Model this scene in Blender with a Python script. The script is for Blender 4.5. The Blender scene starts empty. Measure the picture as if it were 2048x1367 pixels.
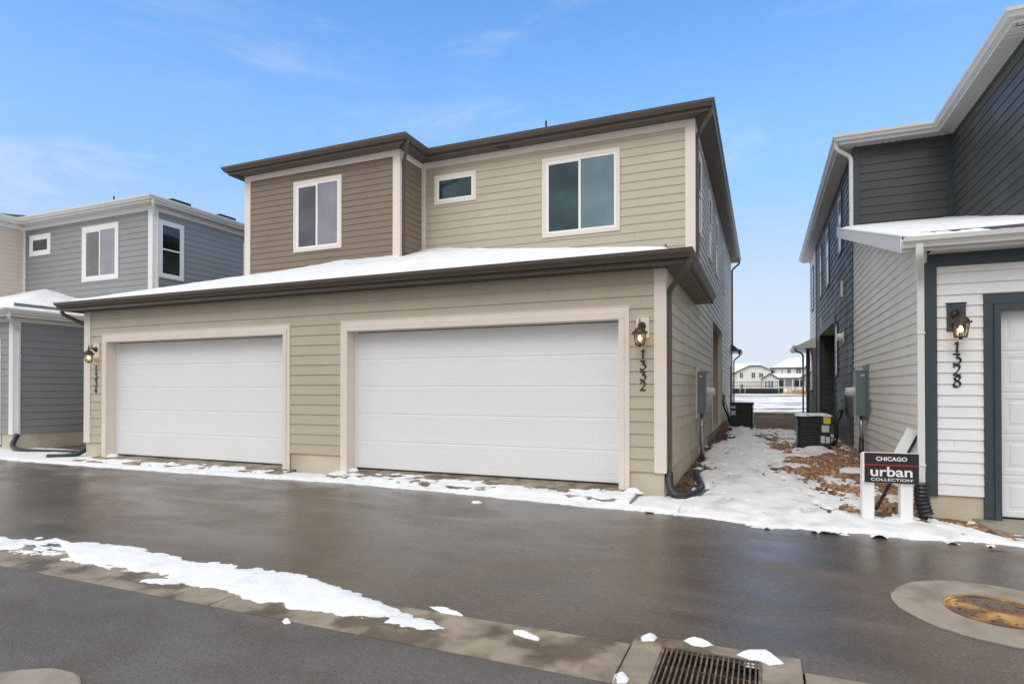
import bpy, math, random
import numpy as np
from mathutils import Vector, Matrix, noise as mnoise

scene = bpy.context.scene
COL = scene.collection
R = math.radians

# ------------------------------------------------------------------ colour / materials
def s2l(r, g, b, k=1.0):
    f = lambda c: ((c/255+0.055)/1.055)**2.4 if c > 10.3 else c/255/12.92
    return (min(f(r)*k, .95), min(f(g)*k, .95), min(f(b)*k, .95))

MATS = {}
def mat(name, col, rough=.6, spec=.5, var=.06, vscale=2.5, island=0.0, bump=0.0, bscale=60,
        bstretch=(1, 1, 1), metallic=0.0, rvar=0.0, col2=None, c2scale=1.0, c2lo=.45, c2hi=.65, coat=0.0, vstretch=(1, 1, 1)):
    """principled material with noise variation, optional second tone, per-board variation and fine bump"""
    m = bpy.data.materials.new(name); m.use_nodes = True
    nt = m.node_tree; N = nt.nodes; L = nt.links
    for n in list(N): N.remove(n)
    out = N.new('ShaderNodeOutputMaterial'); b = N.new('ShaderNodeBsdfPrincipled')
    L.new(b.outputs[0], out.inputs[0])
    b.inputs['Roughness'].default_value = rough
    b.inputs['Specular IOR Level'].default_value = spec
    b.inputs['Metallic'].default_value = metallic
    b.inputs['Coat Weight'].default_value = coat
    tc = N.new('ShaderNodeTexCoord')
    def nz(scale, stretch=(1, 1, 1), detail=4):
        mp = N.new('ShaderNodeMapping'); mp.inputs['Scale'].default_value = stretch
        L.new(tc.outputs['Object'], mp.inputs[0])
        t = N.new('ShaderNodeTexNoise'); t.inputs['Scale'].default_value = scale; t.inputs['Detail'].default_value = detail
        L.new(mp.outputs[0], t.inputs['Vector']); return t.outputs[0]
    rgb = N.new('ShaderNodeRGB'); rgb.outputs[0].default_value = (*col, 1)
    cur = rgb.outputs[0]
    if col2 is not None:
        mr = N.new('ShaderNodeMapRange'); mr.inputs[1].default_value = c2lo; mr.inputs[2].default_value = c2hi
        L.new(nz(c2scale), mr.inputs[0])
        mx = N.new('ShaderNodeMix'); mx.data_type = 'RGBA'
        L.new(mr.outputs[0], mx.inputs[0]); L.new(cur, mx.inputs[6]); mx.inputs[7].default_value = (*col2, 1)
        cur = mx.outputs[2]
    if var > 0 or island > 0:
        hs = N.new('ShaderNodeHueSaturation'); L.new(cur, hs.inputs['Color'])
        mr = N.new('ShaderNodeMapRange'); mr.inputs[1].default_value = .25; mr.inputs[2].default_value = .75
        mr.inputs[3].default_value = 1-var; mr.inputs[4].default_value = 1+var
        L.new(nz(vscale, vstretch), mr.inputs[0]); v = mr.outputs[0]
        if island > 0:
            g = N.new('ShaderNodeNewGeometry')
            m2 = N.new('ShaderNodeMapRange'); m2.inputs[3].default_value = 1-island; m2.inputs[4].default_value = 1+island
            L.new(g.outputs['Random Per Island'], m2.inputs[0])
            mu = N.new('ShaderNodeMath'); mu.operation = 'MULTIPLY'; L.new(v, mu.inputs[0]); L.new(m2.outputs[0], mu.inputs[1]); v = mu.outputs[0]
        L.new(v, hs.inputs['Value']); cur = hs.outputs[0]
    L.new(cur, b.inputs['Base Color'])
    if rvar > 0:
        mr = N.new('ShaderNodeMapRange'); mr.inputs[1].default_value = .3; mr.inputs[2].default_value = .7
        mr.inputs[3].default_value = max(.02, rough-rvar); mr.inputs[4].default_value = rough+rvar
        L.new(nz(vscale*1.7, vstretch), mr.inputs[0]); L.new(mr.outputs[0], b.inputs['Roughness'])
    if bump > 0:
        bp = N.new('ShaderNodeBump'); bp.inputs['Strength'].default_value = bump; bp.inputs['Distance'].default_value = .01
        L.new(nz(bscale, bstretch, 6), bp.inputs['Height']); L.new(bp.outputs[0], b.inputs['Normal'])
    MATS[name] = m
    return m

K = 1.15     # picture value -> surface albedo
def sid(name, c, e=.012):   # painted fibre-cement lap siding
    return mat(name, s2l(*c, K), rough=.42, spec=.5, var=.05, vscale=1.2, island=e, bump=.22, bscale=14, bstretch=(1, 1, 7), rvar=.08)
M_beige = sid('beige siding', (171, 165, 148))
M_brown = sid('brown siding', (119, 106, 92))
M_grey = sid('blue grey siding', (130, 134, 136))
M_blush = sid('pale beige siding', (196, 184, 174))
M_slate = mat('slate siding', s2l(72, 75, 75, 1.14), rough=.45, spec=.24, var=.14, vscale=1.1, island=.07, bump=.25, bscale=14, bstretch=(1, 1, 7), rvar=.1)
M_white_sid = sid('white siding', (217, 218, 219), .012)
M_pale_sid = sid('off white siding', (213, 211, 206), .015)
M_cream = mat('cream trim', s2l(216, 207, 199, 1.12), rough=.55, var=.03, bump=.1, bscale=30)
M_white = mat('white trim', s2l(222, 224, 226, 1.1), rough=.5, var=.02)
M_slate_trim = mat('slate trim', s2l(58, 69, 75, 1.08), rough=.45, var=.06, bump=.12, bscale=30)
M_brown_metal = mat('brown metal', s2l(84, 76, 69, 1.05), rough=.38, spec=.5, var=.06)
M_brown_soffit = mat('brown soffit', s2l(92, 82, 74, 1.05), rough=.5, var=.06, island=.04)
M_white_metal = mat('white metal', s2l(216, 217, 216, 1.05), rough=.38, spec=.5, var=.02)
M_white_soffit = mat('white soffit', s2l(214, 214, 212, 1.05), rough=.5, var=.03, island=.02)
M_vinyl = mat('white vinyl', s2l(236, 238, 240), rough=.35, var=.01)
M_door = mat('white door steel', s2l(225, 228, 231, 1.06), rough=.42, var=.015, vscale=1.5, bump=.06, bscale=25, bstretch=(4, 1, .6))
M_found = mat('foundation concrete', s2l(196, 188, 168), rough=.85, var=.12, vscale=1.6, col2=s2l(164, 153, 130), c2scale=1.3, c2lo=.5, c2hi=.75, bump=.25, bscale=40)
M_conc = mat('damp concrete', s2l(142, 131, 113), rough=.5, var=.3, vscale=5, col2=s2l(92, 80, 62), c2scale=2.6, c2lo=.46, c2hi=.60, bump=.25, bscale=70, rvar=.2)
M_conc_dry = mat('pale concrete', s2l(150, 142, 129), rough=.75, var=.15, vscale=3.2, col2=s2l(122, 113, 100), c2scale=2.4, bump=.22, bscale=80)
M_shingle = mat('dark shingle', (.045, .045, .05), rough=.9, var=.3, vscale=14, bump=.5, bscale=30)
M_snow = mat('snow', (.79, .81, .835), rough=.65, spec=.3, var=.07, vscale=4, col2=(.66, .68, .71), c2scale=2.6, c2lo=.52, c2hi=.75, bump=.9, bscale=26)
M_snow2 = mat('trampled snow', (.79, .80, .82), rough=.7, spec=.3, var=.10, vscale=4, col2=(.55, .54, .53), c2scale=1.8, c2lo=.52, c2hi=.72, bump=.8, bscale=22)
M_black = mat('black plastic', (.018, .02, .024), rough=.35, var=.2, vscale=6)
M_ac = mat('dark green metal', (.022, .03, .03), rough=.38, var=.15, vscale=5)
M_rubber = mat('black foam', (.012, .012, .012), rough=.7)
M_steel = mat('galvanised steel', (.5, .5, .5), rough=.38, metallic=.85, var=.08, vscale=8)
M_elbox = mat('grey green enamel', s2l(104, 119, 121, 1.1), rough=.4, var=.05)
M_iron = mat('rusty iron', s2l(104, 74, 48), rough=.5, spec=.5, var=.3, vscale=9, col2=s2l(184, 142, 76), c2scale=3.5, c2lo=.47, c2hi=.62, bump=.4, bscale=60)
M_grate = mat('grate iron', (.135, .11, .085), rough=.45, metallic=.3, var=.45, vscale=18, col2=(.30, .18, .08), c2scale=9, c2lo=.5, c2hi=.7)
M_pit = mat('pit dark', (.01, .01, .01), rough=.9, var=0)
M_bronze = mat('oiled bronze', (.052, .037, .03), rough=.45, metallic=.3, var=.25, vscale=25)
M_number = mat('black numerals', (.012, .013, .014), rough=.35, var=0)
M_label_w = mat('white sticker', (.6, .6, .6), rough=.5, var=.25, vscale=40)
M_label_y = mat('yellow sticker', (.75, .6, .02), rough=.5, var=.08, vscale=40)
M_sign_w = mat('white sign vinyl', (.82, .83, .84), rough=.35, var=.02)
M_sign_k = mat('charcoal sign face', s2l(44, 41, 45), rough=.4, var=.04)
M_sign_r = mat('red stripe', s2l(196, 30, 52), rough=.4, var=0)
M_stone = mat('stone veneer', s2l(140, 134, 126), rough=.8, var=.35, vscale=5, bump=.6, bscale=12)
M_stucco = mat('cream stucco', s2l(224, 221, 215), rough=.85, var=.03)
M_stucco2 = mat('pale stucco', s2l(214, 211, 206), rough=.85, var=.03)
M_darktrim = mat('dark fascia', (.05, .05, .055), rough=.6)
M_screen = mat('black fence fabric', (.012, .013, .017), rough=.7, var=.2)
M_straw = mat('straw', s2l(190, 160, 120), rough=.9, var=.2, island=.25)
M_rock = mat('brown rock', s2l(160, 116, 82), rough=.8, var=.15, vscale=20, island=.42)
M_clod = mat('dark soil', s2l(84, 68, 56), rough=.9, var=.2, vscale=10, island=.3)
M_blue = mat('blue wire', (.02, .12, .4), rough=.4, var=0)
M_orange = mat('orange marking paint', s2l(140, 92, 72), rough=.7, var=.3, vscale=20)
M_green = mat('green ribbon', (.02, .55, .12), rough=.6, var=0)
M_pink = mat('pink ribbon', (.8, .12, .15), rough=.6, var=0)
M_lath = mat('wood lath', s2l(200, 170, 120), rough=.8)

def rock_ramp(m, cols):
    nt = m.node_tree; N = nt.nodes; L = nt.links
    b = [n for n in N if n.type == 'BSDF_PRINCIPLED'][0]
    g = N.new('ShaderNodeNewGeometry'); r = N.new('ShaderNodeValToRGB')
    while len(r.color_ramp.elements) < len(cols): r.color_ramp.elements.new(.5)
    for i, c in enumerate(cols):
        r.color_ramp.elements[i].position = i/(len(cols)-1); r.color_ramp.elements[i].color = (*s2l(*c), 1)
    L.new(g.outputs['Random Per Island'], r.inputs[0]); L.new(r.outputs[0], b.inputs['Base Color'])
rock_ramp(M_rock, [(98, 68, 50), (156, 114, 82), (132, 92, 66), (184, 152, 120), (112, 78, 58), (192, 166, 136), (146, 104, 74)])

def glass_mat(name, col, col2, rough=.03, scale=1.5, emit=None):
    m = mat(name, col, rough=rough, spec=.8, var=.15, vscale=scale, col2=col2, c2scale=scale, c2lo=.4, c2hi=.7, bump=0)
    b = [n for n in m.node_tree.nodes if n.type == 'BSDF_PRINCIPLED'][0]
    b.inputs['IOR'].default_value = 1.5
    N = m.node_tree.nodes; L = m.node_tree.links
    t = N.new('ShaderNodeTexNoise'); t.inputs['Scale'].default_value = 1.3; t.inputs['Detail'].default_value = 1
    tc = N.new('ShaderNodeTexCoord'); L.new(tc.outputs['Object'], t.inputs['Vector'])
    bp = N.new('ShaderNodeBump'); bp.inputs['Strength'].default_value = .05; bp.inputs['Distance'].default_value = .05
    L.new(t.outputs[0], bp.inputs['Height']); L.new(bp.outputs[0], b.inputs['Normal'])
    return m
M_gl_teal = glass_mat('dark teal glass', s2l(40, 62, 69), s2l(56, 80, 88))
M_gl_pale = glass_mat('pale blue glass', s2l(104, 128, 138), s2l(110, 130, 140))
M_gl_dark = glass_mat('dark grey glass', s2l(48, 56, 65), s2l(66, 74, 82))
M_gl_lilac = glass_mat('lilac grey glass', s2l(124, 124, 142), s2l(132, 132, 148))
M_gl_green = glass_mat('deep green glass', s2l(18, 32, 30), s2l(30, 48, 44))
M_gl_far = glass_mat('far window glass', s2l(96, 112, 116), s2l(70, 84, 90))

def clear_glass():
    m = bpy.data.materials.new('lantern glass'); m.use_nodes = True
    N = m.node_tree.nodes; L = m.node_tree.links
    for n in list(N): N.remove(n)
    o = N.new('ShaderNodeOutputMaterial'); mx = N.new('ShaderNodeMixShader'); t = N.new('ShaderNodeBsdfTransparent'); g = N.new('ShaderNodeBsdfGlossy')
    t.inputs[0].default_value = (.88, .80, .66, 1); g.inputs['Roughness'].default_value = .08; mx.inputs[0].default_value = .1
    L.new(t.outputs[0], mx.inputs[1]); L.new(g.outputs[0], mx.inputs[2]); L.new(mx.outputs[0], o.inputs[0]); return m
M_clear = clear_glass()
def emit_mat(name, col, s):
    m = bpy.data.materials.new(name); m.use_nodes = True
    N = m.node_tree.nodes; L = m.node_tree.links
    for n in list(N): N.remove(n)
    o = N.new('ShaderNodeOutputMaterial'); e = N.new('ShaderNodeEmission'); e.inputs[0].default_value = (*col, 1); e.inputs[1].default_value = s
    L.new(e.outputs[0], o.inputs[0]); return m
M_bulb = emit_mat('lit bulb', (1, .68, .38), 5)

def asphalt(name, wet):
    m = bpy.data.materials.new(name); m.use_nodes = True
    N = m.node_tree.nodes; L = m.node_tree.links
    b = N['Principled BSDF']
    tc = N.new('ShaderNodeTexCoord')
    def nz(s, d=5, dist=0):
        t = N.new('ShaderNodeTexNoise'); t.inputs['Scale'].default_value = s; t.inputs['Detail'].default_value = d; t.inputs['Distortion'].default_value = dist
        L.new(tc.outputs['Object'], t.inputs['Vector']); return t.outputs[0]
    def mr(src, a, b_, c, d):
        n = N.new('ShaderNodeMapRange'); L.new(src, n.inputs[0])
        for i, v in enumerate((a, b_, c, d)): n.inputs[i+1].default_value = v
        return n.outputs[0]
    def mix(f, a, c):
        n = N.new('ShaderNodeMix'); n.data_type = 'RGBA'; L.new(f, n.inputs[0])
        for i, v in ((6, a), (7, c)):
            if isinstance(v, tuple): n.inputs[i].default_value = (*v, 1)
            else: L.new(v, n.inputs[i])
        return n.outputs[2]
    big = nz(.55, 5, .6); mid = nz(2.2, 5, .3)
    if wet:
        c = mix(mr(big, .38, .62, 0, 1), (.088, .065, .046), (.128, .101, .077))
        c = mix(mr(mid, .45, .75, 0, .55), c, (.100, .086, .074))
    else:
        c = mix(mr(big, .35, .65, 0, 1), (.100, .090, .082), (.138, .127, .117))
        c = mix(mr(mid, .5, .75, 0, .7), c, (.092, .078, .062))
    vo = N.new('ShaderNodeTexVoronoi'); vo.inputs['Scale'].default_value = 95; L.new(tc.outputs['Object'], vo.inputs['Vector'])
    sp = N.new('ShaderNodeSeparateColor'); L.new(vo.outputs['Color'], sp.inputs[0])
    c = mix(mr(sp.outputs[0], .80, 1, 0, .55), c, (.17, .155, .14) if not wet else (.24, .215, .19))
    c = mix(mr(sp.outputs[1], .80, 1, 0, .6), c, (.03, .027, .025))
    L.new(c, b.inputs['Base Color'])
    if wet:
        mp = N.new('ShaderNodeMapping'); mp.inputs['Scale'].default_value = (.45, 1.5, 1); L.new(tc.outputs['Object'], mp.inputs[0])
        st = N.new('ShaderNodeTexNoise'); st.inputs['Scale'].default_value = 1.0; st.inputs['Detail'].default_value = 6; st.inputs['Distortion'].default_value = .8; L.new(mp.outputs[0], st.inputs['Vector'])
        ad = N.new('ShaderNodeMath'); ad.operation = 'MULTIPLY_ADD'; L.new(mr(st.outputs[0], .40, .66, .0, .26), ad.inputs[0]); ad.inputs[1].default_value = 1.0; L.new(mr(mid, .35, .65, .09, .17), ad.inputs[2])
        L.new(ad.outputs[0], b.inputs['Roughness'])
        c = mix(mr(st.outputs[0], .36, .60, .55, 0), c, (.060, .048, .038))      # soaked, darker streaks
        c = mix(mr(st.outputs[0], .58, .74, 0, .55), c, (.155, .124, .096))      # drying, paler streaks
        L.new(c, b.inputs['Base Color'])
    else: L.new(mr(mid, .35, .65, .5, .7), b.inputs['Roughness'])
    b.inputs['Specular IOR Level'].default_value = .45 if wet else .4
    add = N.new('ShaderNodeMath'); add.operation = 'MULTIPLY_ADD'
    L.new(vo.outputs['Distance'], add.inputs[0]); add.inputs[1].default_value = .5; L.new(nz(30, 4), add.inputs[2])
    bp = N.new('ShaderNodeBump'); bp.inputs['Strength'].default_value = .24 if wet else .9; bp.inputs['Distance'].default_value = .012
    L.new(add.outputs[0], bp.inputs['Height']); L.new(bp.outputs[0], b.inputs['Normal'])
    return m
M_asph_wet = asphalt('wet asphalt', True)
M_asph_dry = asphalt('damp asphalt', False)

def soil_mat(name, snowy):
    m = mat(name, s2l(118, 93, 73), rough=.9, var=.28, vscale=3, col2=s2l(82, 64, 52), c2scale=1.4, bump=.8, bscale=14)
    nt = m.node_tree; N = nt.nodes; L = nt.links
    b = [n for n in N if n.type == 'BSDF_PRINCIPLED'][0]
    src = b.inputs['Base Color'].links[0].from_socket
    if snowy:
        tc = N.new('ShaderNodeTexCoord'); mp = N.new('ShaderNodeMapping'); mp.inputs['Scale'].default_value = (.22, .55, 1)
        L.new(tc.outputs['Object'], mp.inputs[0])
        t = N.new('ShaderNodeTexNoise'); t.inputs['Scale'].default_value = 1; t.inputs['Detail'].default_value = 8; t.inputs['Roughness'].default_value = .62
        L.new(mp.outputs[0], t.inputs['Vector'])
        mr = N.new('ShaderNodeMapRange'); mr.inputs[1].default_value = .535; mr.inputs[2].default_value = .56; L.new(t.outputs[0], mr.inputs[0])
        mx = N.new('ShaderNodeMix'); mx.data_type = 'RGBA'; L.new(mr.outputs[0], mx.inputs[0]); mx.inputs[6].default_value = (.86, .88, .91, 1); L.new(src, mx.inputs[7])
        L.new(mx.outputs[2], b.inputs['Base Color'])
    return m
M_soil = soil_mat('muddy soil', False)
M_field = soil_mat('snow dusted soil', True)

# ------------------------------------------------------------------ mesh builder
class MB:
    def __init__(s): s.v = []; s.f = []
    def add(s, vs, fs):
        o = len(s.v); s.v += [tuple(p) for p in vs]; s.f += [tuple(i+o for i in f) for f in fs]
    def quad(s, a, b, c, d): s.add([a, b, c, d], [(0, 1, 2, 3)])
    def box(s, x0, x1, y0, y1, z0, z1):
        s.add([(x0, y0, z0), (x1, y0, z0), (x1, y1, z0), (x0, y1, z0), (x0, y0, z1), (x1, y0, z1), (x1, y1, z1), (x0, y1, z1)],
              [(0, 3, 2, 1), (4, 5, 6, 7), (0, 1, 5, 4), (1, 2, 6, 5), (2, 3, 7, 6), (3, 0, 4, 7)])
    def obox(s, o, a, b, c):   # corner + three edge vectors
        o, a, b, c = map(Vector, (o, a, b, c))
        vs = [o, o+a, o+a+b, o+b, o+c, o+a+c, o+a+b+c, o+b+c]
        s.add(vs, [(0, 3, 2, 1), (4, 5, 6, 7), (0, 1, 5, 4), (1, 2, 6, 5), (2, 3, 7, 6), (3, 0, 4, 7)])
    def prism(s, poly, ax, lo, hi):  # poly in 2D, extruded along axis ax
        def P(p, t): return {0: (t, p[0], p[1]), 1: (p[0], t, p[1]), 2: (p[0], p[1], t)}[ax]
        n = len(poly)
        s.add([P(p, lo) for p in poly]+[P(p, hi) for p in poly],
              [tuple(range(n-1, -1, -1)), tuple(range(n, 2*n))]+[(i, (i+1) % n, (i+1) % n+n, i+n) for i in range(n)])
    def tube(s, pts, r, n=8, caps=True, radii=None, rect=None):
        """sweep along points with parallel transport; rect=(w,d) for a rectangular section"""
        P = [Vector(p) for p in pts]; m = len(P)
        T = []
        for i in range(m):
            a = P[max(i-1, 0)]; b = P[min(i+1, m-1)]
            T.append((b-a).normalized())
        up = Vector((0, 0, 1)) if abs(T[0].z) < .9 else Vector((0, 1, 0))
        u = (up-T[0]*up.dot(T[0])).normalized()
        o = len(s.v); secs = []
        for i in range(m):
            u = (u-T[i]*u.dot(T[i])).normalized(); w = T[i].cross(u)
            rr = radii[i] if radii else r
            if rect: sec = [P[i]+u*a*rect[1]/2+w*b*rect[0]/2 for a, b in ((1, .8), (.8, 1), (-.8, 1), (-1, .8), (-1, -.8), (-.8, -1), (.8, -1), (1, -.8))]
            else: sec = [P[i]+(u*math.cos(2*math.pi*k/n)+w*math.sin(2*math.pi*k/n))*rr for k in range(n)]
            secs.append(len(sec)); s.v += [tuple(p) for p in sec]
        k = secs[0]
        for i in range(m-1):
            for j in range(k): s.f.append((o+i*k+j, o+i*k+(j+1) % k, o+(i+1)*k+(j+1) % k, o+(i+1)*k+j))
        if caps: s.f.append(tuple(o+j for j in range(k-1, -1, -1))); s.f.append(tuple(o+(m-1)*k+j for j in range(k)))
    def lathe(s, c, prof, n=16, ax=2, caps=True, rot=0):
        o = len(s.v)
        for r, h in prof:
            for k in range(n):
                a = 2*math.pi*k/n+rot; x, y = r*math.cos(a), r*math.sin(a)
                p = {2: (x, y, h), 1: (x, h, y), 0: (h, x, y)}[ax]
                s.v.append((c[0]+p[0], c[1]+p[1], c[2]+p[2]))
        for i in range(len(prof)-1):
            for k in range(n): s.f.append((o+i*n+k, o+i*n+(k+1) % n, o+(i+1)*n+(k+1) % n, o+(i+1)*n+k))
        if caps: s.f.append(tuple(o+k for k in range(n-1, -1, -1))); s.f.append(tuple(o+(len(prof)-1)*n+k for k in range(n)))
    def build(s, name, material, parent=None, bevel=0, smooth=False, label=None):
        me = bpy.data.meshes.new(name); me.from_pydata(s.v, [], s.f); me.validate(); me.update()
        if smooth:
            for p in me.polygons: p.use_smooth = True
        o = bpy.data.objects.new(name, me); COL.objects.link(o)
        me.materials.append(material)
        if parent is not None: o.parent = parent
        if bevel:
            b = o.modifiers.new('bevel', 'BEVEL'); b.width = bevel; b.segments = 2; b.limit_method = 'ANGLE'; b.angle_limit = R(40)
        if label: o['label'] = label
        return o

def tag(o, label=None, cat=None, group=None, kind=None):
    if label: o['label'] = label
    if cat: o['category'] = cat
    if group: o['group'] = group
    if kind: o['kind'] = kind
    return o
def thing(name, loc, label, cat, group=None, rz=0):
    o = bpy.data.objects.new(name, None); COL.objects.link(o); o.location = loc; o.rotation_euler = (0, 0, rz); o.empty_display_size = .2
    return tag(o, label, cat, group)
def copy_tree(o, parent=None):
    c = o.copy(); COL.objects.link(c)
    if parent is not None: c.parent = parent
    for ch in list(o.children): copy_tree(ch, c)
    return c
def bez(pts, sub=6):   # Catmull-Rom
    P = [Vector(p) for p in pts]; P = [P[0]*2-P[1]]+P+[P[-1]*2-P[-2]]; out = []
    for i in range(1, len(P)-2):
        a, b, c, d = P[i-1:i+3]
        for k in range(sub):
            t = k/sub; out.append(.5*((2*b)+(c-a)*t+(2*a-5*b+4*c-d)*t*t+(3*b-a-3*c+d)*t**3))
    out.append(P[-2]); return out
def rounded(pts, r, sub=5):  # polyline with rounded corners
    P = [Vector(p) for p in pts]; out = [P[0]]
    for i in range(1, len(P)-1):
        a = (P[i-1]-P[i]); b = (P[i+1]-P[i]); k = min(r, a.length*.45, b.length*.45)
        p0 = P[i]+a.normalized()*k; p1 = P[i]+b.normalized()*k
        for j in range(sub+1):
            t = j/sub; out.append(p0*(1-t)**2+P[i]*2*t*(1-t)+p1*t*t)
    out.append(P[-1]); return out

# ------------------------------------------------------------------ 2D noise + snow height fields
def _hash(ix, iy, s):
    h = (ix.astype(np.int64)*374761393+iy.astype(np.int64)*668265263+s*982451653) & 0xffffffff
    h = ((h ^ (h >> 13))*1274126177) & 0xffffffff
    return ((h ^ (h >> 16)) & 0xffff)/65535.0
def vnoise(x, y, s=0):
    ix, iy = np.floor(x), np.floor(y); fx, fy = x-ix, y-iy
    fx = fx*fx*(3-2*fx); fy = fy*fy*(3-2*fy)
    a = _hash(ix, iy, s)*(1-fx)+_hash(ix+1, iy, s)*fx; b = _hash(ix, iy+1, s)*(1-fx)+_hash(ix+1, iy+1, s)*fx
    return (a*(1-fy)+b*fy)*2-1
def fbm(x, y, s=0, o=5, g=.55):
    t = 0; a = 1; n = 0
    for i in range(o): t = t+a*vnoise(x*2**i+17.3*i, y*2**i-9.1*i, s+i); n += a; a *= g
    return t/n
def sdpoly(X, Y, P):   # >0 inside
    P = np.array(P, float); d = np.full(X.shape, 1e9); ins = np.zeros(X.shape, bool)
    for i in range(len(P)):
        ax, ay = P[i]; bx, by = P[(i+1) % len(P)]
        ex, ey = bx-ax, by-ay; L = ex*ex+ey*ey+1e-12
        t = np.clip(((X-ax)*ex+(Y-ay)*ey)/L, 0, 1); d = np.minimum(d, np.hypot(X-ax-t*ex, Y-ay-t*ey))
        if ay != by: ins ^= ((ay > Y) != (by > Y)) & (X < ax+(Y-ay)/(by-ay)*ex)
    return np.where(ins, d, -d)
def G(y):
    y = np.asarray(y, float)
    return np.where(y > -.8, np.minimum(.022*(y+.8), .42)+np.maximum(y-25, 0)*.001, np.where(y > -4.87, .0244*(y+.8), np.where(y > -5.43, -.1, -.1+.012*(-5.43-y))))
def snow_field(name, x0, x1, y0, y1, res, mfun, base, thick, soft, label, lump=.3, ymul=1, parent=None, m_=None, rough=0):
    nx, ny = int((x1-x0)/res)+2, int((y1-y0)/(res*ymul))+2
    X, Y = np.meshgrid(np.linspace(x0, x1, nx), np.linspace(y0, y1, ny))
    m = mfun(X, Y)
    h = np.where(m > 0, thick*(1-np.exp(-m/soft)), m*.6)
    h = h*(1+lump*fbm(X*2.2, Y*2.2, 91, 4))+np.where(m > 0, .003*fbm(X*14, Y*14, 55, 2), 0)
    Z = base(X, Y)+np.maximum(h, -.03)
    if rough: Z = Z+np.where(m > 0, rough*np.minimum(m/.1, 1)*(fbm(X*4.5, Y*3.2, 33, 4)-.8*np.maximum(0, fbm(X*2.6, Y*1.9, 35, 2)-.2)), 0)
    keep = h > -.028
    idx = -np.ones(X.shape, int)
    cell = keep[:-1, :-1] | keep[1:, :-1] | keep[:-1, 1:] | keep[1:, 1:]
    use = np.zeros(X.shape, bool)
    for a in (slice(0, -1), slice(1, None)):
        for b in (slice(0, -1), slice(1, None)): use[a, b] |= cell
    idx[use] = np.arange(use.sum())
    vs = np.c_[X[use], Y[use], Z[use]].tolist()
    js, is_ = np.nonzero(cell)
    fs = np.c_[idx[js, is_], idx[js, is_+1], idx[js+1, is_+1], idx[js+1, is_]].tolist()
    mb = MB(); mb.v = vs; mb.f = fs
    o = mb.build(name, m_ or M_snow, parent, smooth=True)
    tag(o, label, 'snow', None, 'stuff')
    return o

# ------------------------------------------------------------------ house components
def siding(mb, o, ud, nd, rects, e, zref, seed, ztop=None, joint=3.66):
    """lap boards: every course a tilted board with a drip edge; rects (u0,u1,z0,z1)"""
    o, ud, nd = Vector(o), Vector(ud), Vector(nd)
    P = lambda u, n, z: tuple(o+ud*u+nd*n+Vector((0, 0, z)))
    for (u0, u1, za, zb) in rects:
        if ztop is None: mb.quad(P(u0, 0, za), P(u1, 0, za), P(u1, 0, zb), P(u0, 0, zb))
        k0 = int(math.floor((za-zref)/e+1e-6)); k1 = int(math.ceil((zb-zref)/e-1e-6))
        for k in range(k0, k1):
            b0, b1 = zref+k*e, zref+(k+1)*e
            z0, z1 = max(za, b0), min(zb, b1)
            if z1-z0 < .004: continue
            rnd = random.Random(seed*1000+k); off = rnd.random()*joint
            cuts = [u0]; j = math.floor((u0-off)/joint)+1
            while off+j*joint < u1-.25:
                c = off+j*joint
                if c > u0+.25: cuts.append(c)
                j += 1
            cuts.append(u1)
            nf = lambda z: .019-.015*(z-b0)/(b1-b0)
            for a, b in zip(cuts[:-1], cuts[1:]):
                a2, b2 = a+(.0012 if a != u0 else 0), b-(.0012 if b != u1 else 0)
                if ztop is None: segs = [(a2, b2, z1, z1)]
                else:
                    segs = []; n = max(1, int((b2-a2)/.15)); 
                    for q in range(n):
                        ua, ub = a2+(b2-a2)*q/n, a2+(b2-a2)*(q+1)/n
                        ta, tb = min(z1, ztop(ua)), min(z1, ztop(ub))
                        if max(ta, tb) > z0+.002: segs.append((ua, ub, max(ta, z0+.001), max(tb, z0+.001)))
                for ua, ub, ta, tb in segs:
                    mb.add([P(ua, 0, z0), P(ub, 0, z0), P(ub, nf(z0), z0), P(ua, nf(z0), z0), P(ub, nf(tb), tb), P(ua, nf(ta), ta), P(ub, 0, tb), P(ua, 0, ta)],
                           [(0, 1, 2, 3), (3, 2, 4, 5), (1, 6, 4, 2), (0, 3, 5, 7), (5, 4, 6, 7)])

def mitre(path):
    P = [Vector((p[0], p[1])) for p in path]; out = []
    D = [(P[i+1]-P[i]).normalized() for i in range(len(P)-1)]; Nn = [Vector((-d.y, d.x)) for d in D]
    for i in range(len(P)):
        if i == 0: out.append(Nn[0])
        elif i == len(P)-1: out.append(Nn[-1])
        else:
            a, b = Nn[i-1], Nn[i]; out.append((a+b)/(1+a.dot(b)))
    return P, D, Nn, out
def sweep(mb, path, prof, closed_prof=True, caps=True):
    P, D, Nn, Mt = mitre(path); k = len(prof); o = len(mb.v)
    for p, m in zip(P, Mt):
        for off, z in prof: mb.v.append((p.x+m.x*off, p.y+m.y*off, z))
    for i in range(len(P)-1):
        for j in range(k if closed_prof else k-1):
            j2 = (j+1) % k; mb.f.append((o+i*k+j, o+i*k+j2, o+(i+1)*k+j2, o+(i+1)*k+j))
    if caps:
        mb.f.append(tuple(o+j for j in range(k-1, -1, -1))); mb.f.append(tuple(o+(len(P)-1)*k+j for j in range(k)))
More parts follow.
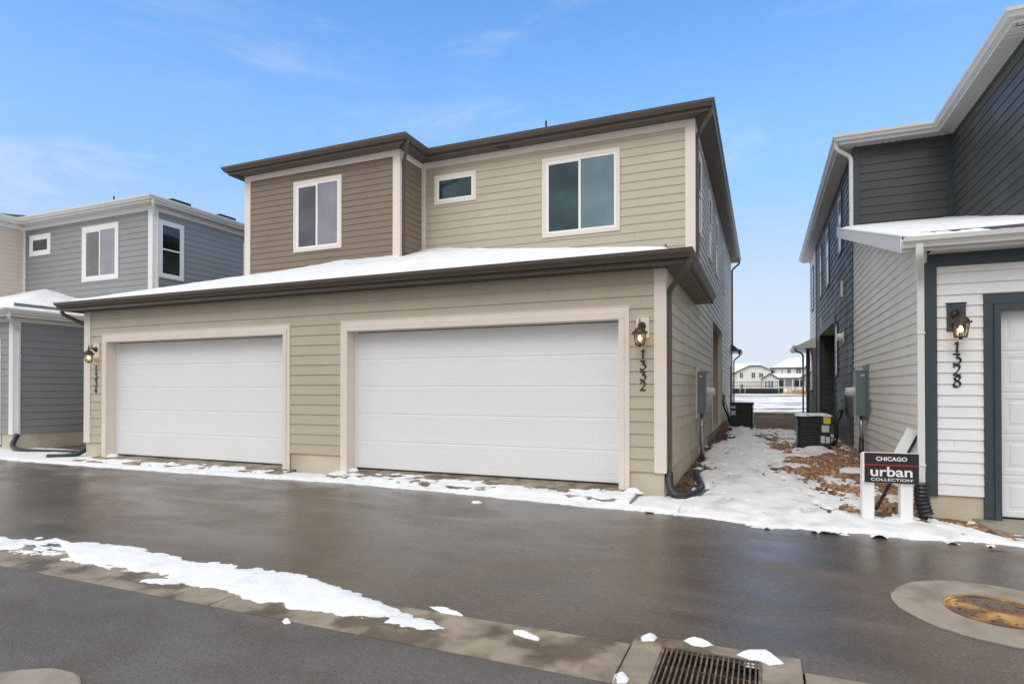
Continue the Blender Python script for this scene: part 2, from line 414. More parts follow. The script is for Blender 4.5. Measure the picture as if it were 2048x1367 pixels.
def soffit(mb, path, oh, z, w=.13, gap=.013):
    sweep(mb, path, [(0.0, z+.03), (oh, z+.03), (oh, z+.038), (0.0, z+.038)])
    P, D, Nn, Mt = mitre(path)
    for i in range(len(P)-1):
        d, n = D[i], Nn[i]; L = (P[i+1]-P[i]).length
        sa = Mt[i].dot(d); sb = Mt[i+1].dot(d)
        t = min(0, sa*oh); end = L+max(0, sb*oh)
        while t < end-.02:
            tc = t+w/2; lo, hi = .0, oh
            if sa < 0 and tc < 0: lo = max(lo, tc/sa)
            if sa > 0 and tc < sa*oh: hi = min(hi, tc/sa)
            if sb > 0 and tc > L: lo = max(lo, (tc-L)/sb)
            if sb < 0 and tc > L+sb*oh: hi = min(hi, (tc-L)/sb)
            if hi-lo > .01:
                a, b = t+gap/2, min(t+w, end)-gap/2
                q = lambda tt, oo: (P[i].x+d.x*tt+n.x*oo, P[i].y+d.y*tt+n.y*oo, z)
                mb.quad(q(a, lo), q(a, hi), q(b, hi), q(b, lo))
            t += w
def gutter_prof(zt, o0):   # K-style
    return [(o0+a, zt+b) for a, b in ((0, -.004), (0, -.12), (.068, -.12), (.074, -.10), (.092, -.072), (.118, -.05), (.122, -.022), (.126, 0), (.118, .002), (.116, -.012), (.112, -.03), (.01, -.03))]
def eaves(root, path, zs, oh, fh, mg, ms, frieze=None, mf=None, fz=.12):
    mb = MB(); soffit(mb, path, oh, zs); mb.build('soffit', ms, root)
    mb = MB(); sweep(mb, path, [(oh, zs-.012), (oh+.02, zs-.012), (oh+.02, zs+fh-.03), (oh, zs+fh-.03)]); mb.build('fascia', mg, root)
    mb = MB(); sweep(mb, path, gutter_prof(zs+fh, oh+.021)); mb.build('gutter', mg, root)
    if frieze:
        mb = MB(); sweep(mb, path, [(0, zs-fz), (.026, zs-fz), (.026, zs-.002), (0, zs-.002)]); mb.build('frieze_board', mf, root, bevel=.003)

class Wall:
    def __init__(s, o, ud, nd): s.o, s.ud, s.nd = Vector(o), Vector(ud), Vector(nd)
    def P(s, u, n, z): return s.o+s.ud*u+s.nd*n+Vector((0, 0, z))
    def box(s, mb, u0, u1, n0, n1, z0, z1): mb.obox(s.P(u0, n0, z0), s.ud*(u1-u0), s.nd*(n1-n0), (0, 0, z1-z0))

def window(root, w, u0, u1, z0, z1, tw, mt, panes, style='slider', fr=.045, label=None):
    """casing boards; vinyl frame and panes as its pieces"""
    mb = MB()
    w.box(mb, u0, u1, 0, .040, z1-tw, z1); w.box(mb, u0, u1, 0, .040, z0, z0+tw)
    w.box(mb, u0, u0+tw, 0, .0395, z0+tw, z1-tw); w.box(mb, u1-tw, u1, 0, .0395, z0+tw, z1-tw)
    w.box(mb, u0-.008, u1+.008, 0, .048, z1, z1+.008)
    win = mb.build('window', mt, root, bevel=.003, label=label)
    a, b, c, d = u0+tw, u1-tw, z0+tw, z1-tw
    mb = MB(); nf = .034
    w.box(mb, a, b, .002, nf, d-fr, d); w.box(mb, a, b, .002, nf, c, c+fr)
    w.box(mb, a, a+fr, .002, nf-.001, c+fr, d-fr); w.box(mb, b-fr, b, .002, nf-.001, c+fr, d-fr)
    pr = []
    if style == 'slider':
        m = (a+b)/2-.01; w.box(mb, m-.025, m+.028, .002, nf+.004, c+fr*.5, d-fr*.5)
        w.box(mb, a+fr, a+fr+.03, .002, .028, c+fr, d-fr); w.box(mb, a+fr+.03, m-.025, .002, .028, d-fr-.03, d-fr)
        pr = [(a+fr+.03, m-.025, c+fr, d-fr-.03, .015), (m+.028, b-fr, c+fr, d-fr, .018)]
    elif style == 'hung':
        m = (c+d)/2; w.box(mb, a+fr, b-fr, .002, nf+.003, m-.02, m+.025)
        pr = [(a+fr, b-fr, m+.025, d-fr, .018), (a+fr, b-fr, c+fr, m-.02, .015)]
    else: pr = [(a+fr, b-fr, c+fr, d-fr, .016)]
    mb.build('window_frame', M_vinyl, win, bevel=.003)
    for q, (p0, p1, q0, q1, n) in enumerate(pr):
        mb = MB(); mb.obox(w.P(p0, .0195, q0), w.ud*(p1-p0), w.nd*(n+.006-.0195), (0, 0, q1-q0))
        mb.build('pane', panes[q % len(panes)], win)
    return win

def corner_board(root, m, x, y, sx, sy, z0, z1, w=.17, t=.0295):
    """outside corner; sx, sy say which way the building lies from the corner"""
    mb = MB()
    xs = sorted((x-sx*t, x+sx*w)); mb.box(xs[0], xs[1], *sorted((y-sy*t, y)), z0, z1)
    ys = sorted((y, y+sy*w)); mb.box(*sorted((x-sx*t, x)), ys[0], ys[1], z0, z1)
    return mb.build('corner_board', m, root, bevel=.003)

def garage_door(root, x0, x1, y, z0, z1, rows, cols, style, m):
    """height field: section joints, pressed panels and bead grooves; faces -y"""
    zs = {z0, z1}; xs = {x0, x1}; sh = (z1-z0)/rows
    secz = []; pan = []
    for r in range(rows):
        b = z0+r*sh
        for d in (0, .004, .012, .02): zs.add(b+d); zs.add(b+sh-d)
        m0 = .075
        for d in (0, .006, .012): zs.add(b+m0+d); zs.add(b+sh-m0-d)
        if style == 'bead':
            for d in (.035, .041, .047): zs.add(b+d); zs.add(b+sh-d)
        else:
            for d in (.045, .055): zs.add(b+m0+d); zs.add(b+sh-m0-d)
    gap = .11; pw = (x1-x0-gap*(cols+1)+.06)/cols
    cx = [x0+gap-.03+i*(pw+gap) for i in range(cols)]
    grooves = []
    for c in cx:
        for d in (0, .006, .012): xs.add(c+d); xs.add(c+pw-d)
        if style == 'bead':
            n = 9
            for i in range(1, n):
                g = c+pw*i/n; grooves.append(g)
                for d in (-.008, 0, .008): xs.add(g+d)
        else:
            for d in (.045, .055): xs.add(c+d); xs.add(c+pw-d)
    xs = np.array(sorted(xs)); zs = np.array(sorted(zs))
    D = np.zeros((len(zs), len(xs)))
    for i, z in enumerate(zs):
        r = min(rows-1, int((z-z0+1e-6)/sh)); l = z-(z0+r*sh)
        e = min(l, sh-l)
        dz = .010 if e < .003 else (.004 if e < .009 else (.001 if e < .016 else 0))
        if style == 'bead' and abs(e-.041) < .003: dz += .002
        for j, x in enumerate(xs):
            d = dz
            for c in cx:
                if c-1e-6 <= x <= c+pw+1e-6 and .075-1e-6 <= e:
                    q = min(x-c, c+pw-x, e-.075)
                    if style == 'bead':
                        if q < .004: d += .000
                        elif q < .010: d += .004
                        else:
                            d += .0015
                            if any(abs(x-g) < .003 for g in grooves): d += .0025
                    else:
                        d += 0 if q < .003 else (.006 if q < .05 else .001)
            D[i, j] = d
    mb = MB()
    mb.v = [(float(x), y+float(D[i, j]), float(z)) for i, z in enumerate(zs) for j, x in enumerate(xs)]
    n = len(xs); mb.f = [(i*n+j, i*n+j+1, (i+1)*n+j+1, (i+1)*n+j) for i in range(len(zs)-1) for j in range(n-1)]
    mb.box(x0, x1, y+.02, y+.05, z0, z1)
    return mb.build('garage_door', m, root)

def hip(mb, x0, x1, y0, y1, z, s):
    h = min(x1-x0, y1-y0)/2
    if x1-x0 > y1-y0: a, b = (x0+h, (y0+y1)/2, z+s*h), (x1-h, (y0+y1)/2, z+s*h)
    else: a, b = ((x0+x1)/2, y0+h, z+s*h), ((x0+x1)/2, y1-h, z+s*h)
    c = [(x0, y0, z), (x1, y0, z), (x1, y1, z), (x0, y1, z)]
    if x1-x0 > y1-y0: F = [(0, 1, 5, 4), (1, 2, 5), (2, 3, 4, 5), (3, 0, 4)]
    else: F = [(0, 1, 4), (1, 2, 5, 4), (2, 3, 5), (3, 0, 4, 5)]
    mb.add(c+[a, b], F+[(3, 2, 1, 0)])

def downspout(root, pts, m, r=.1):
    mb = MB(); mb.tube(rounded(pts, r), 0, rect=(.076, .056))
    a = Vector(pts[-2]); b = Vector(pts[-1])
    for t in (.25, .9):
        p = a.lerp(b, t); mb.box(p.x-.045, p.x+.045, p.y-.036, p.y+.036, p.z-.012, p.z+.012)
    return mb.build('downspout', m, root, bevel=.003)

def build_duplex(name, O, label, C):
    """two-storey duplex: garage front at y=0 (x -13..0), upper floor set back, projecting block at its left"""
    root = thing(name, O, label, 'house')
    S, BL = C['setback'], C['setback']-1.015
    W, LEN, bx, bl = 13.0, 20.0, -6.62, -11.46
    zb = .40; e1, e2 = .185, .150
    fr = Wall((0, 0, 0), (1, 0, 0), (0, -1, 0)); rt = Wall((0, 0, 0), (0, 1, 0), (1, 0, 0))
    # foundation
    mb = MB(); mb.box(-W+.004, -12.40, .012, 1, -.5, zb-.004); mb.box(-6.98, -5.79, .012, 1, -.5, zb-.004); mb.box(-.508, -.006, .012, 1, -.5, zb-.004)
    mb.box(-.2, -.0061, 1, LEN, -.5, zb-.004); mb.box(-W+.0041, -W+.2, 1, LEN, -.5, zb-.004); mb.box(-W+.2, -.2, LEN-.2, LEN-.001, -.5, zb-.004)
    mb.build('foundation', M_found, root)
    # garage front
    mb = MB()
    zf = 3.38
    siding(mb, (0, 0, 0), (1, 0, 0), (0, -1, 0), [(-W, -12.40, zb, 2.845), (-6.98, -5.79, zb, 2.845), (-.508, 0, zb, 2.845), (-W, 0, 2.845, zf)], e1, zb, 1+C['seed'])
    mb.build('wall', C['low'], root)
    # right side wall with porch recess
    r0, r1, rz = 8.9, 12.9, 3.55
    mb = MB()
    siding(mb, (0, 0, 0), (0, 1, 0), (1, 0, 0), [(0, r0, zb, rz), (r1, LEN, zb, rz), (0, S, rz, 3.75), (S, LEN, rz, 7.3)], e1, zb, 2+C['seed'])
    mb.build('wall', C['side'], root)
    mb = MB()
    siding(mb, (0, r1, 0), (1, 0, 0), (0, -1, 0), [(-1.6, 0, zb, rz)], e1, zb, 9); siding(mb, (-1.6, 0, 0), (0, 1, 0), (1, 0, 0), [(r0, r1, zb, rz)], e1, zb, 8)
    siding(mb, (0, r0, 0), (1, 0, 0), (0, 1, 0), [(-1.6, 0, zb, rz)], e1, zb, 7)
    mb.quad((-1.6, r0, rz), (0, r0, rz), (0, r1, rz), (-1.6, r1, rz)); mb.box(-1.6, .02, r0, r1, zb-.3, zb+.02)
    mb.build('porch_recess', C['side'], root)
    mb = MB(); rt.box(mb, r0-.1, r0, 0, .03, zb, rz+.14); rt.box(mb, r1, r1+.1, 0, .03, zb, rz+.14); rt.box(mb, r0, r1, 0, .029, rz, rz+.14)
    mb.box(-.1, .0, r1-.026, r1, zb, rz); mb.build('porch_trim', C['trim2'], root, bevel=.003)
    # left side (plain) and back
    mb = MB(); siding(mb, (-W, 0, 0), (0, 1, 0), (-1, 0, 0), [(0, LEN, zb, 3.7)], e1, zb, 3)
    siding(mb, (bl, 0, 0), (0, 1, 0), (-1, 0, 0), [(BL, LEN, 3.4, 7.3)], e1, zb, 4)
    siding(mb, (0, LEN, 0), (1, 0, 0), (0, 1, 0), [(-W, 0, zb, 3.7), (bl, 0, 3.7, 7.3)], e1, zb, 5)
    mb.build('wall', C['side'], root)
    # upper front
    mb = MB(); siding(mb, (0, S, 0), (1, 0, 0), (0, -1, 0), [(bx, 0, 3.5, 7.3)], e1, zb, 21+C['seed']); mb.build('wall', C['up'], root)
    mb = MB(); siding(mb, (0, BL, 0), (1, 0, 0), (0, -1, 0), [(bl, bx, 3.5, 7.3)], e2, zb, 6); siding(mb, (bx, 0, 0), (0, 1, 0), (1, 0, 0), [(BL, S, 3.5, 7.3)], e2, zb, 7)
    mb.build('wall', C['block'], root, label=C['blocklabel'])
    # corners
    T = C['trim']
    corner_board(root, T, 0, 0, -1, 1, zb-.01, zf-.004, .145); corner_board(root, T, -W, 0, 1, 1, zb-.01, zf-.004, .185)
    corner_board(root, T, 0, S, -1, 1, 3.6, 7.296, .175); corner_board(root, T, bx, BL, -1, 1, 3.9, 7.296, .17); corner_board(root, T, bl, BL, 1, 1, 3.9, 7.296, .17)
    mb = MB(); mb.box(bx+.001, bx+.11, S-.0285, S, 3.9, 7.296); mb.build('corner_board', T, root, bevel=.003)
    # eaves
    lowpath = [(0, S-.01), (0, 0), (-W, 0), (-W, S+2)]
    uppath = [(0, LEN), (0, S), (bx, S), (bx, BL), (bl, BL), (bl, LEN)]
    eaves(root, lowpath, zf, .30, .175, C['metal'], C['soff'], True, C['frieze'], .11)
    eaves(root, uppath, 7.30, .30, .175, C['metal'], C['soff'], True, T, .15)
    # roofs
    zt = zf+.14; x1, x0, y0 = .32, -W-.32, -.32
    sx, sy = .24, .333; d = (S-y0); hx = d*sy/sx
    mb = MB()
    mb.add([(x0, y0, zt), (x1, y0, zt), (x1, S+1, zt), (x0, S+1, zt), (x1-hx, S, zt+d*sy), (x0+hx, S, zt+d*sy), (x1-hx, S+1, zt+d*sy), (x0+hx, S+1, zt+d*sy)],
           [(0, 1, 4, 5), (1, 2, 6, 4), (3, 0, 5, 7), (5, 4, 6, 7), (3, 2, 1, 0)])
    mb.build('roof', M_shingle, root)
    mb = MB(); hip(mb, bl-.32, .32, S-.32, LEN+.32, 7.44, .333); hip(mb, bl-.32, bx+.32, BL-.32, 12, 7.441, .333)
    mb.build('roof', M_shingle, root)
    mb = MB(); mb.lathe((C.get('pipe', -3.94), S+1.84, 0), [(.028, 8.0), (.028, 8.69)], 10); mb.build('vent_pipe', M_black, root)
    # windows
    up = Wall((0, S, 0), (1, 0, 0), (0, -1, 0)); bk = Wall((0, BL, 0), (1, 0, 0), (0, -1, 0))
    g = C['panes']; tw = C['tw']
    window(root, up, -3.38, -1.565, 5.10, 6.93, tw, T, g[:2], 'slider')
    window(root, up, -6.24, -5.08, 6.20, 6.92, tw, T, [g[2]], 'fixed')
    window(root, bk, -9.81, -8.29, 5.11, 6.92, tw, T, g[3:5], 'slider')
    for (a, b) in C['sidewins']: window(root, rt, a, b, 5.08, 6.9, .1, C['wtrim'], [g[5], g[5]], 'hung')
    # garage doors with stepped casings and jambs
    for (a, b, zd) in ((-5.79, -.508, .145), (-12.405, -6.98, .115)):
        mb = MB(); t = .145; zt2 = 2.845
        fr.box(mb, a, b, 0, .03, zt2-t-.02, zt2); fr.box(mb, a, a+t, 0, .0295, zd-.03, zt2-t-.02); fr.box(mb, b-t, b, 0, .0295, zd-.03, zt2-t-.02)
        fr.box(mb, a-.006, b+.006, 0, .036, zt2, zt2+.012)
        i = .075
        fr.box(mb, a+i, b-i, .03, .044, zt2-t-.04, zt2-i); fr.box(mb, a+i, a+t+.012, .0295, .0435, zd-.03, zt2-t-.04); fr.box(mb, b-t-.012, b-i, .0295, .0435, zd-.03, zt2-t-.04)
        mb.box(a+t-.02, a+t, .0, .235, zd-.03, zt2-t); mb.box(b-t, b-t+.02, .0, .235, zd-.03, zt2-t); mb.box(a+t, b-t, .0, .235, zt2-t-.04, zt2-t-.02)
        mb.build('door_trim', T, root, bevel=.003)
        yd = .23
        for q in (a+t, b-t-.045):
            mb = MB(); mb.box(q, q+.045, yd-.025, yd+.03, zd, zt2-t-.041); mb.build('door_stop', M_vinyl, root, bevel=.003)
        dr = garage_door(root, a+t+.03, b-t-.03, yd, zd+.02, zt2-t-.05, 5, 4, 'bead', M_door)
        mb = MB(); mb.box(a+t+.03, b-t-.03, yd+.004, yd+.05, zd, zd+.03); mb.build('weather_strip', M_rubber, dr)
    # lantern mounting blocks
    if C.get('blocks'):
        for (a, b, c, d2) in ((-.404, -.214, 2.36, 2.68), (-12.705, -12.50, 2.31, 2.65)):
            mb = MB(); fr.box(mb, a, b, 0, .03, c, d2); fr.box(mb, a-.01, b+.01, 0, .038, d2, d2+.012); mb.build('mounting_block', T, root, bevel=.003)
    # soffit vent
    if C.get('blocks'):
        mb = MB(); mb.box(-4.42, -4.16, S-.24, S-.12, 7.285, 7.299); mb.build('soffit_vent', M_black, root)
    # downspouts
    mt = C['metal']
    downspout(root, [(.37, -.30, zf+.08), (.37, -.30, zf-.06), (.055, .09, zf-.32), (.055, .09, .36)], mt)
    downspout(root, [(-W-.37, -.30, zf+.08), (-W-.37, -.30, zf-.06), (-W-.055, .09, zf-.32), (-W-.055, .09, .30)], mt)
    downspout(root, [(.37, S-.28, 7.38), (.37, S-.28, 7.24), (.055, S+.12, 6.98), (.055, S+.12, 3.72)], mt)
    downspout(root, [(bx+.37, BL-.25, 7.38), (bx+.37, BL-.25, 7.24), (bx+.055, BL+.09, 7.0), (bx+.055, BL+.09, zt+(BL+.3)*sy+.1)], mt)
    downspout(root, [(.37, LEN-.1, 7.38), (.37, LEN-.1, 7.24), (.06, LEN-.06, 7.0), (.06, LEN-.06, 3.3)], mt)
    # front porch seen past the far end
    mb = MB(); mb.add([(-3, LEN-.2, 3.75), (.1, LEN-.2, 3.6), (.42, LEN-.2, 3.3), (.42, LEN+1.8, 3.3), (-3, LEN+1.8, 3.3), (-3, LEN, 3.3)], [(0, 1, 2, 3, 4), (0, 4, 5), (2, 5, 4, 3), (1, 0, 5, 2)])
    mb.build('porch_roof', C['metal'], root)
    mb = MB(); sweep(mb, [(.30, LEN+1.7), (.30, LEN-.25)], [(0, 3.2), (.13, 3.24), (.15, 3.38), (0, 3.38)]); mb.build('porch_gutter', M_white_metal if C['metal'] is M_white_metal else C['metal'], root)
    mb = MB(); mb.box(-.25, .0, LEN+1.3, LEN+1.6, 0.2, 3.3); mb.build('porch_post', C['trim2'], root)
    mb = MB(); mb.tube(rounded([(.38, LEN-.15, 3.25), (.38, LEN-.15, 3.1), (.12, LEN+.05, 2.9), (.12, LEN+.05, .45)], .1), .03); mb.build('downspout', M_black, root)
    mb = MB(); mb.box(.001, .07, LEN-.9, LEN, zb, 2.6); mb.build('stone_veneer', M_stone, root)
    return root

def roof_snow(O, C, label, thick=.075):
    S = C['setback']; zt = 3.38+.14; x1, x0, y0 = .32, -13.32, -.32
    def base(X, Y): return np.minimum(np.minimum((Y-O[1]-y0)*.333, (x1-X+O[0])*.24), (X-O[0]-x0)*.24)+zt+O[2]+.004
    def m(X, Y):
        e = np.minimum(np.minimum(Y-O[1]-y0, (x1-X+O[0])-.18), X-O[0]-x0-.02)+.02*fbm(X*1.5, Y*4, 5, 4)-.01
        if C.get('bare'): e = np.where(X-O[0] > -13, e-.26*np.clip((Y*0+1), 0, 1)*(np.abs(Y-O[1]+.1) < .32)*(fbm(X*.8, Y*.5, 8, 3) > -.1)*(X-O[0] < -.6), e)
        # drift against the wall
        return e
    def drift(X, Y):
        b = base(X, Y); dw = (S-1.015+O[1]) - Y
        return b+.045*np.exp(-np.abs(np.where((X-O[0] < -6.62) & (X-O[0] > -11.46), dw, S+O[1]-Y))/.25)*(1+.8*fbm(X*1.1, Y, 77, 3))
    return snow_field('snow', O[0]-13.31, O[0]+.31, O[1]-.33, O[1]+S+.02, .06, m, drift, thick, .05, label, lump=.25)

C_main = dict(setback=4.165, seed=0, low=M_beige, side=M_beige, up=M_beige, block=M_brown, blocklabel='projecting brown sided block', trim=M_cream, trim2=M_cream, frieze=M_beige, metal=M_brown_metal, soff=M_brown_soffit,
              panes=[M_gl_teal, M_gl_pale, M_gl_teal, M_gl_dark, M_gl_lilac, M_gl_dark], tw=.085, wtrim=M_cream,
              sidewins=[(4.75, 5.6), (7.7, 8.6), (10.2, 11.2), (13.9, 14.7)], blocks=True)
C_left = dict(setback=3.75, seed=50, low=M_grey, side=M_grey, up=M_grey, block=M_blush, blocklabel='projecting pale beige sided block', trim=M_white, trim2=M_white, frieze=M_white, metal=M_white_metal, soff=M_white_soffit,
              panes=[M_gl_dark, M_gl_lilac, M_gl_dark, M_gl_dark, M_gl_lilac, M_gl_green], tw=.13, wtrim=M_white,
              sidewins=[(3.92, 4.82), (7.26, 8.2), (11.5, 12.4)], pipe=-4.6, bare=True)
O_main = (0, 0, 0); O_left = (-16.25, .25, .06)
build_duplex('duplex_house', O_main, 'two storey beige and brown duplex with two white garage doors in the middle', C_main)
lefth = build_duplex('duplex_house', O_left, 'blue grey sided house with white trim left of the beige duplex', C_left)
roof_snow(O_main, C_main, 'snow blanket on the lower garage roof of the beige duplex')
roof_snow(O_left, C_left, 'snow on the low roof of the blue grey house')
# box vents breaking the roof line of the left house
for (yy, xx) in ((5.2, -.75), (7.1, -.75)):
    mb = MB(); mb.box(xx-.2, xx+.2, yy-.35, yy+.35, 7.7, 7.90); mb.build('roof_vent', M_shingle, lefth)

# ------------------------------------------------------------------ right-hand house
def build_right():
    root = thing('gabled_house', (3.22, 0, 0), 'white and dark slate sided house with projecting upper floor on the right', 'house')
    zb = .31; Wd, LEN = 9.0, 19.8; bx, by, uy = 1.85, 2.4, 6.42
    fr = Wall((0, 0, 0), (1, 0, 0), (0, -1, 0)); lf = Wall((0, 0, 0), (0, 1, 0), (-1, 0, 0))
    dx0 = .565
    mb = MB(); mb.box(.005, dx0, .012, 1, -.5, zb-.004); mb.box(5.9, Wd, .012, 1, -.5, zb-.004); mb.box(.0051, .2, 1, LEN, -.5, zb-.004); mb.build('foundation', M_found, root)
    rt = lambda y: 3.28+.256*(y+.32)     # underside of the sloping roof
    mb = MB(); siding(mb, (0, 0, 0), (1, 0, 0), (0, -1, 0), [(0, dx0, zb, 2.755), (5.95, Wd, zb, 2.755), (0, Wd, 2.755, 3.13)], .137, zb, 31); mb.build('wall', M_white_sid, root)
    mb = MB(); siding(mb, (0, 0, 0), (0, 1, 0), (-1, 0, 0), [(0, 6.5, zb, 5.0)], .137, zb, 32, ztop=lambda u: rt(u)-.02)
    mb.add([(0, 0, zb), (0, 6.5, zb), (0, 6.5, rt(6.5)), (0, 0, rt(0))], [(0, 1, 2, 3)])
    mb.build('wall', M_pale_sid, root)
    r0, r1, rz = 10.15, 15.0, 3.5
    mb = MB(); siding(mb, (0, 0, 0), (0, 1, 0), (-1, 0, 0), [(6.5, r0, zb, rz), (r1, 16.5, zb, rz), (6.5, 16.5, rz, 7.05)], .185, zb, 33)
    mb.build('wall', M_slate, root)
    mb = MB(); siding(mb, (0, 0, 0), (0, 1, 0), (-1, 0, 0), [(16.5, LEN, zb, 7.05)], .185, zb, 34); siding(mb, (0, LEN, 0), (1, 0, 0), (0, 1, 0), [(0, Wd, zb, 7.05)], .185, zb, 35); mb.build('wall', M_pale_sid, root)
    mb = MB(); siding(mb, (0, uy, 0), (1, 0, 0), (0, -1, 0), [(0, bx, 4.5, 7.03)], .185, zb, 36); siding(mb, (bx, 0, 0), (0, 1, 0), (-1, 0, 0), [(by, uy, 3.6, 7.03)], .185, zb, 37)
    siding(mb, (0, by, 0), (1, 0, 0), (0, -1, 0), [(bx, Wd, 3.6, 7.03)], .185, zb, 38); mb.build('wall', M_slate, root)
    # recess
    mb = MB(); siding(mb, (0, r1, 0), (1, 0, 0), (0, -1, 0), [(0, 1.6, zb, rz)], .185, zb, 39); siding(mb, (1.6, 0, 0), (0, 1, 0), (-1, 0, 0), [(r0, r1, zb, rz)], .185, zb, 40)
    siding(mb, (0, r0, 0), (1, 0, 0), (0, 1, 0), [(0, 1.6, zb, rz)], .185, zb, 41); mb.box(-.02, 1.6, r0, r1, zb-.3, zb+.02); mb.build('porch_recess', M_slate, root)
    mb = MB(); mb.quad((0, r0, rz), (1.6, r0, rz), (1.6, r1, rz), (0, r1, rz)); mb.build('porch_ceiling', M_pale_sid, root)
    mb = MB(); lf.box(mb, r0-.1, r0, 0, .03, zb, rz+.14); lf.box(mb, r1, r1+.1, 0, .03, zb, rz+.14); lf.box(mb, r0, r1, 0, .029, rz, rz+.14); mb.build('porch_trim', M_slate_trim, root, bevel=.003)
    # corner boards
    T = M_slate_trim
    corner_board(root, T, 0, 0, 1, 1, zb-.02, 3.19, .095)
    mb = MB(); lf.box(mb, 6.47, 6.56, 0, .03, zb, 5.0); mb.build('corner_board', T, root)
    mb = MB(); lf.box(mb, 16.45, 16.56, 0, .03, zb, 7.0); mb.build('corner_board', T, root)
    corner_board(root, T, 0, uy, 1, 1, 4.9, 7.0, .11); corner_board(root, T, bx, by, 1, 1, 3.9, 7.0, .11)
    mb = MB(); mb.box(bx-.11, bx-.001, uy-.027, uy, 4.9, 7.0); mb.build('corner_board', T, root)
    mb = MB(); fr.box(mb, .0, Wd, 0, .028, 3.13, 3.287); mb.build('frieze_board', T, root, bevel=.003)
    # upper eaves and roof
    path = [(Wd, by), (bx, by), (bx, uy), (0, uy), (0, LEN)]
    eaves(root, path, 7.03, .30, .175, M_white_metal, M_white_soffit)
    mb = MB(); hip(mb, -.32, Wd, uy-.32, LEN+.3, 7.17, .333); hip(mb, bx-.32, Wd+6, by-.32, LEN-2, 7.171, .333); mb.build('roof', M_shingle, root)
    # lower shed roof: deck, rake board, soffit, gutter
    s = .262; z0 = 3.30; yb = lambda y: z0+s*(y+.30)
    mb = MB()
    for (x0, x1, y1) in ((-.32, bx+.2, uy+.05), (bx+.2, Wd, by+.05)):
        mb.add([(x0, -.31, yb(-.31)+.17), (x1, -.31, yb(-.31)+.17), (x1, y1, yb(y1)+.17), (x0, y1, yb(y1)+.17), (x0, -.31, yb(-.31)+.04), (x1, -.31, yb(-.31)+.04), (x1, y1, yb(y1)+.04), (x0, y1, yb(y1)+.04)],
               [(0, 1, 2, 3), (7, 6, 5, 4), (0, 4, 5, 1), (1, 5, 6, 2), (2, 6, 7, 3), (3, 7, 4, 0)])
    mb.build('roof', M_shingle, root)
    mb = MB(); mb.add([(x, y, yb(y)+d) for x in (-.345, -.321) for (y, d) in ((-.31, -.02), (uy, -.02), (uy, .18), (-.31, .18))], [(3, 2, 1, 0), (4, 5, 6, 7), (0, 1, 5, 4), (1, 2, 6, 5), (2, 3, 7, 6), (3, 0, 4, 7)])
    mb.add([(x, y, yb(y)+d) for x in (-.352, -.30) for (y, d) in ((-.33, .18), (uy, .18), (uy, .195), (-.33, .195))], [(3, 2, 1, 0), (4, 5, 6, 7), (0, 1, 5, 4), (1, 2, 6, 5), (2, 3, 7, 6), (3, 0, 4, 7)])
    mb.build('rake_board', M_white_metal, root, bevel=.003)
    mb = MB(); mb.quad((-.32, -.30, yb(-.30)-.005), (-.32, uy, yb(uy)-.005), (0, uy, yb(uy)-.005), (0, -.30, yb(-.30)-.005))
    mb.quad((0, -.30, z0-.005), (Wd, -.30, z0-.005), (Wd, 0, z0-.005), (0, 0, z0-.005))
    t = 0
    while t < Wd: mb.quad((t+.004, -.30, z0-.012), (t+.096, -.30, z0-.012), (t+.096, -.028, z0-.012), (t+.004, -.028, z0-.012)); t += .1
    mb.build('soffit', M_white_soffit, root)
    mb = MB(); sweep(mb, [(Wd, 0), (-.345, 0)], [(.30, z0-.02), (.32, z0-.02), (.32, z0+.13), (.30, z0+.13)]); mb.build('fascia', M_white_metal, root)
    mb = MB(); sweep(mb, [(Wd, 0), (-.33, 0)], gutter_prof(z0+.14, .321)); mb.build('gutter', M_white_metal, root)
    # windows on the alley wall
    g = [M_gl_far, M_gl_dark]
    window(root, lf, 8.42, 9.3, 5.1, 6.7, .1, T, g, 'hung'); window(root, lf, 11.6, 12.6, 4.75, 6.65, .1, T, g, 'hung'); window(root, lf, 14.0, 14.9, 4.75, 6.55, .1, T, g, 'hung')
    window(root, lf, 9.45, 10.02, 1.95, 3.4, .07, T, g, 'hung'); window(root, lf, 17.6, 18.6, 4.75, 6.5, .1, T, g, 'hung')
    # garage door
    mb = MB(); a, b = dx0, 5.95; zt = 2.755; zd = .05
    fr.box(mb, a, b, 0, .03, zt-.115, zt); fr.box(mb, a, a+.1, 0, .0295, zd, zt-.115); fr.box(mb, b-.1, b, 0, .0295, zd, zt-.115)
    fr.box(mb, a+.1, b-.1, 0, .05, zt-.185, zt-.115); fr.box(mb, a+.1, a+.165, 0, .0495, zd-.03, zt-.185); fr.box(mb, b-.165, b-.1, 0, .0495, zd-.03, zt-.185)
    fr.box(mb, a-.006, b+.006, 0, .036, zt, zt+.008); fr.box(mb, a+.095, b-.095, 0, .056, zt-.115, zt-.108)
    mb.box(a+.1, a+.165, 0, .12, zd-.03, zt-.186); mb.box(b-.165, b-.1, 0, .12, zd-.03, zt-.186)
    mb.build('door_trim', T, root, bevel=.003)
    dr = garage_door(root, a+.16, b-.16, .09, zd+.02, zt-.18, 5, 8, 'raised', M_door)
    mb = MB(); mb.box(a+.16, b-.16, .094, .14, zd, zd+.03); mb.build('weather_strip', M_rubber, dr)
    mb = MB(); fr.box(mb, .195, .39, 0, .03, 2.325, 2.665); fr.box(mb, .185, .40, 0, .038, 2.665, 2.677); mb.build('mounting_block', T, root, bevel=.003)
    # downspouts
    downspout(root, [(-.16, -.385, z0+.06), (-.16, -.385, z0-.08), (-.085, -.06, z0-.36), (-.085, -.06, .42)], M_white_metal, .12)
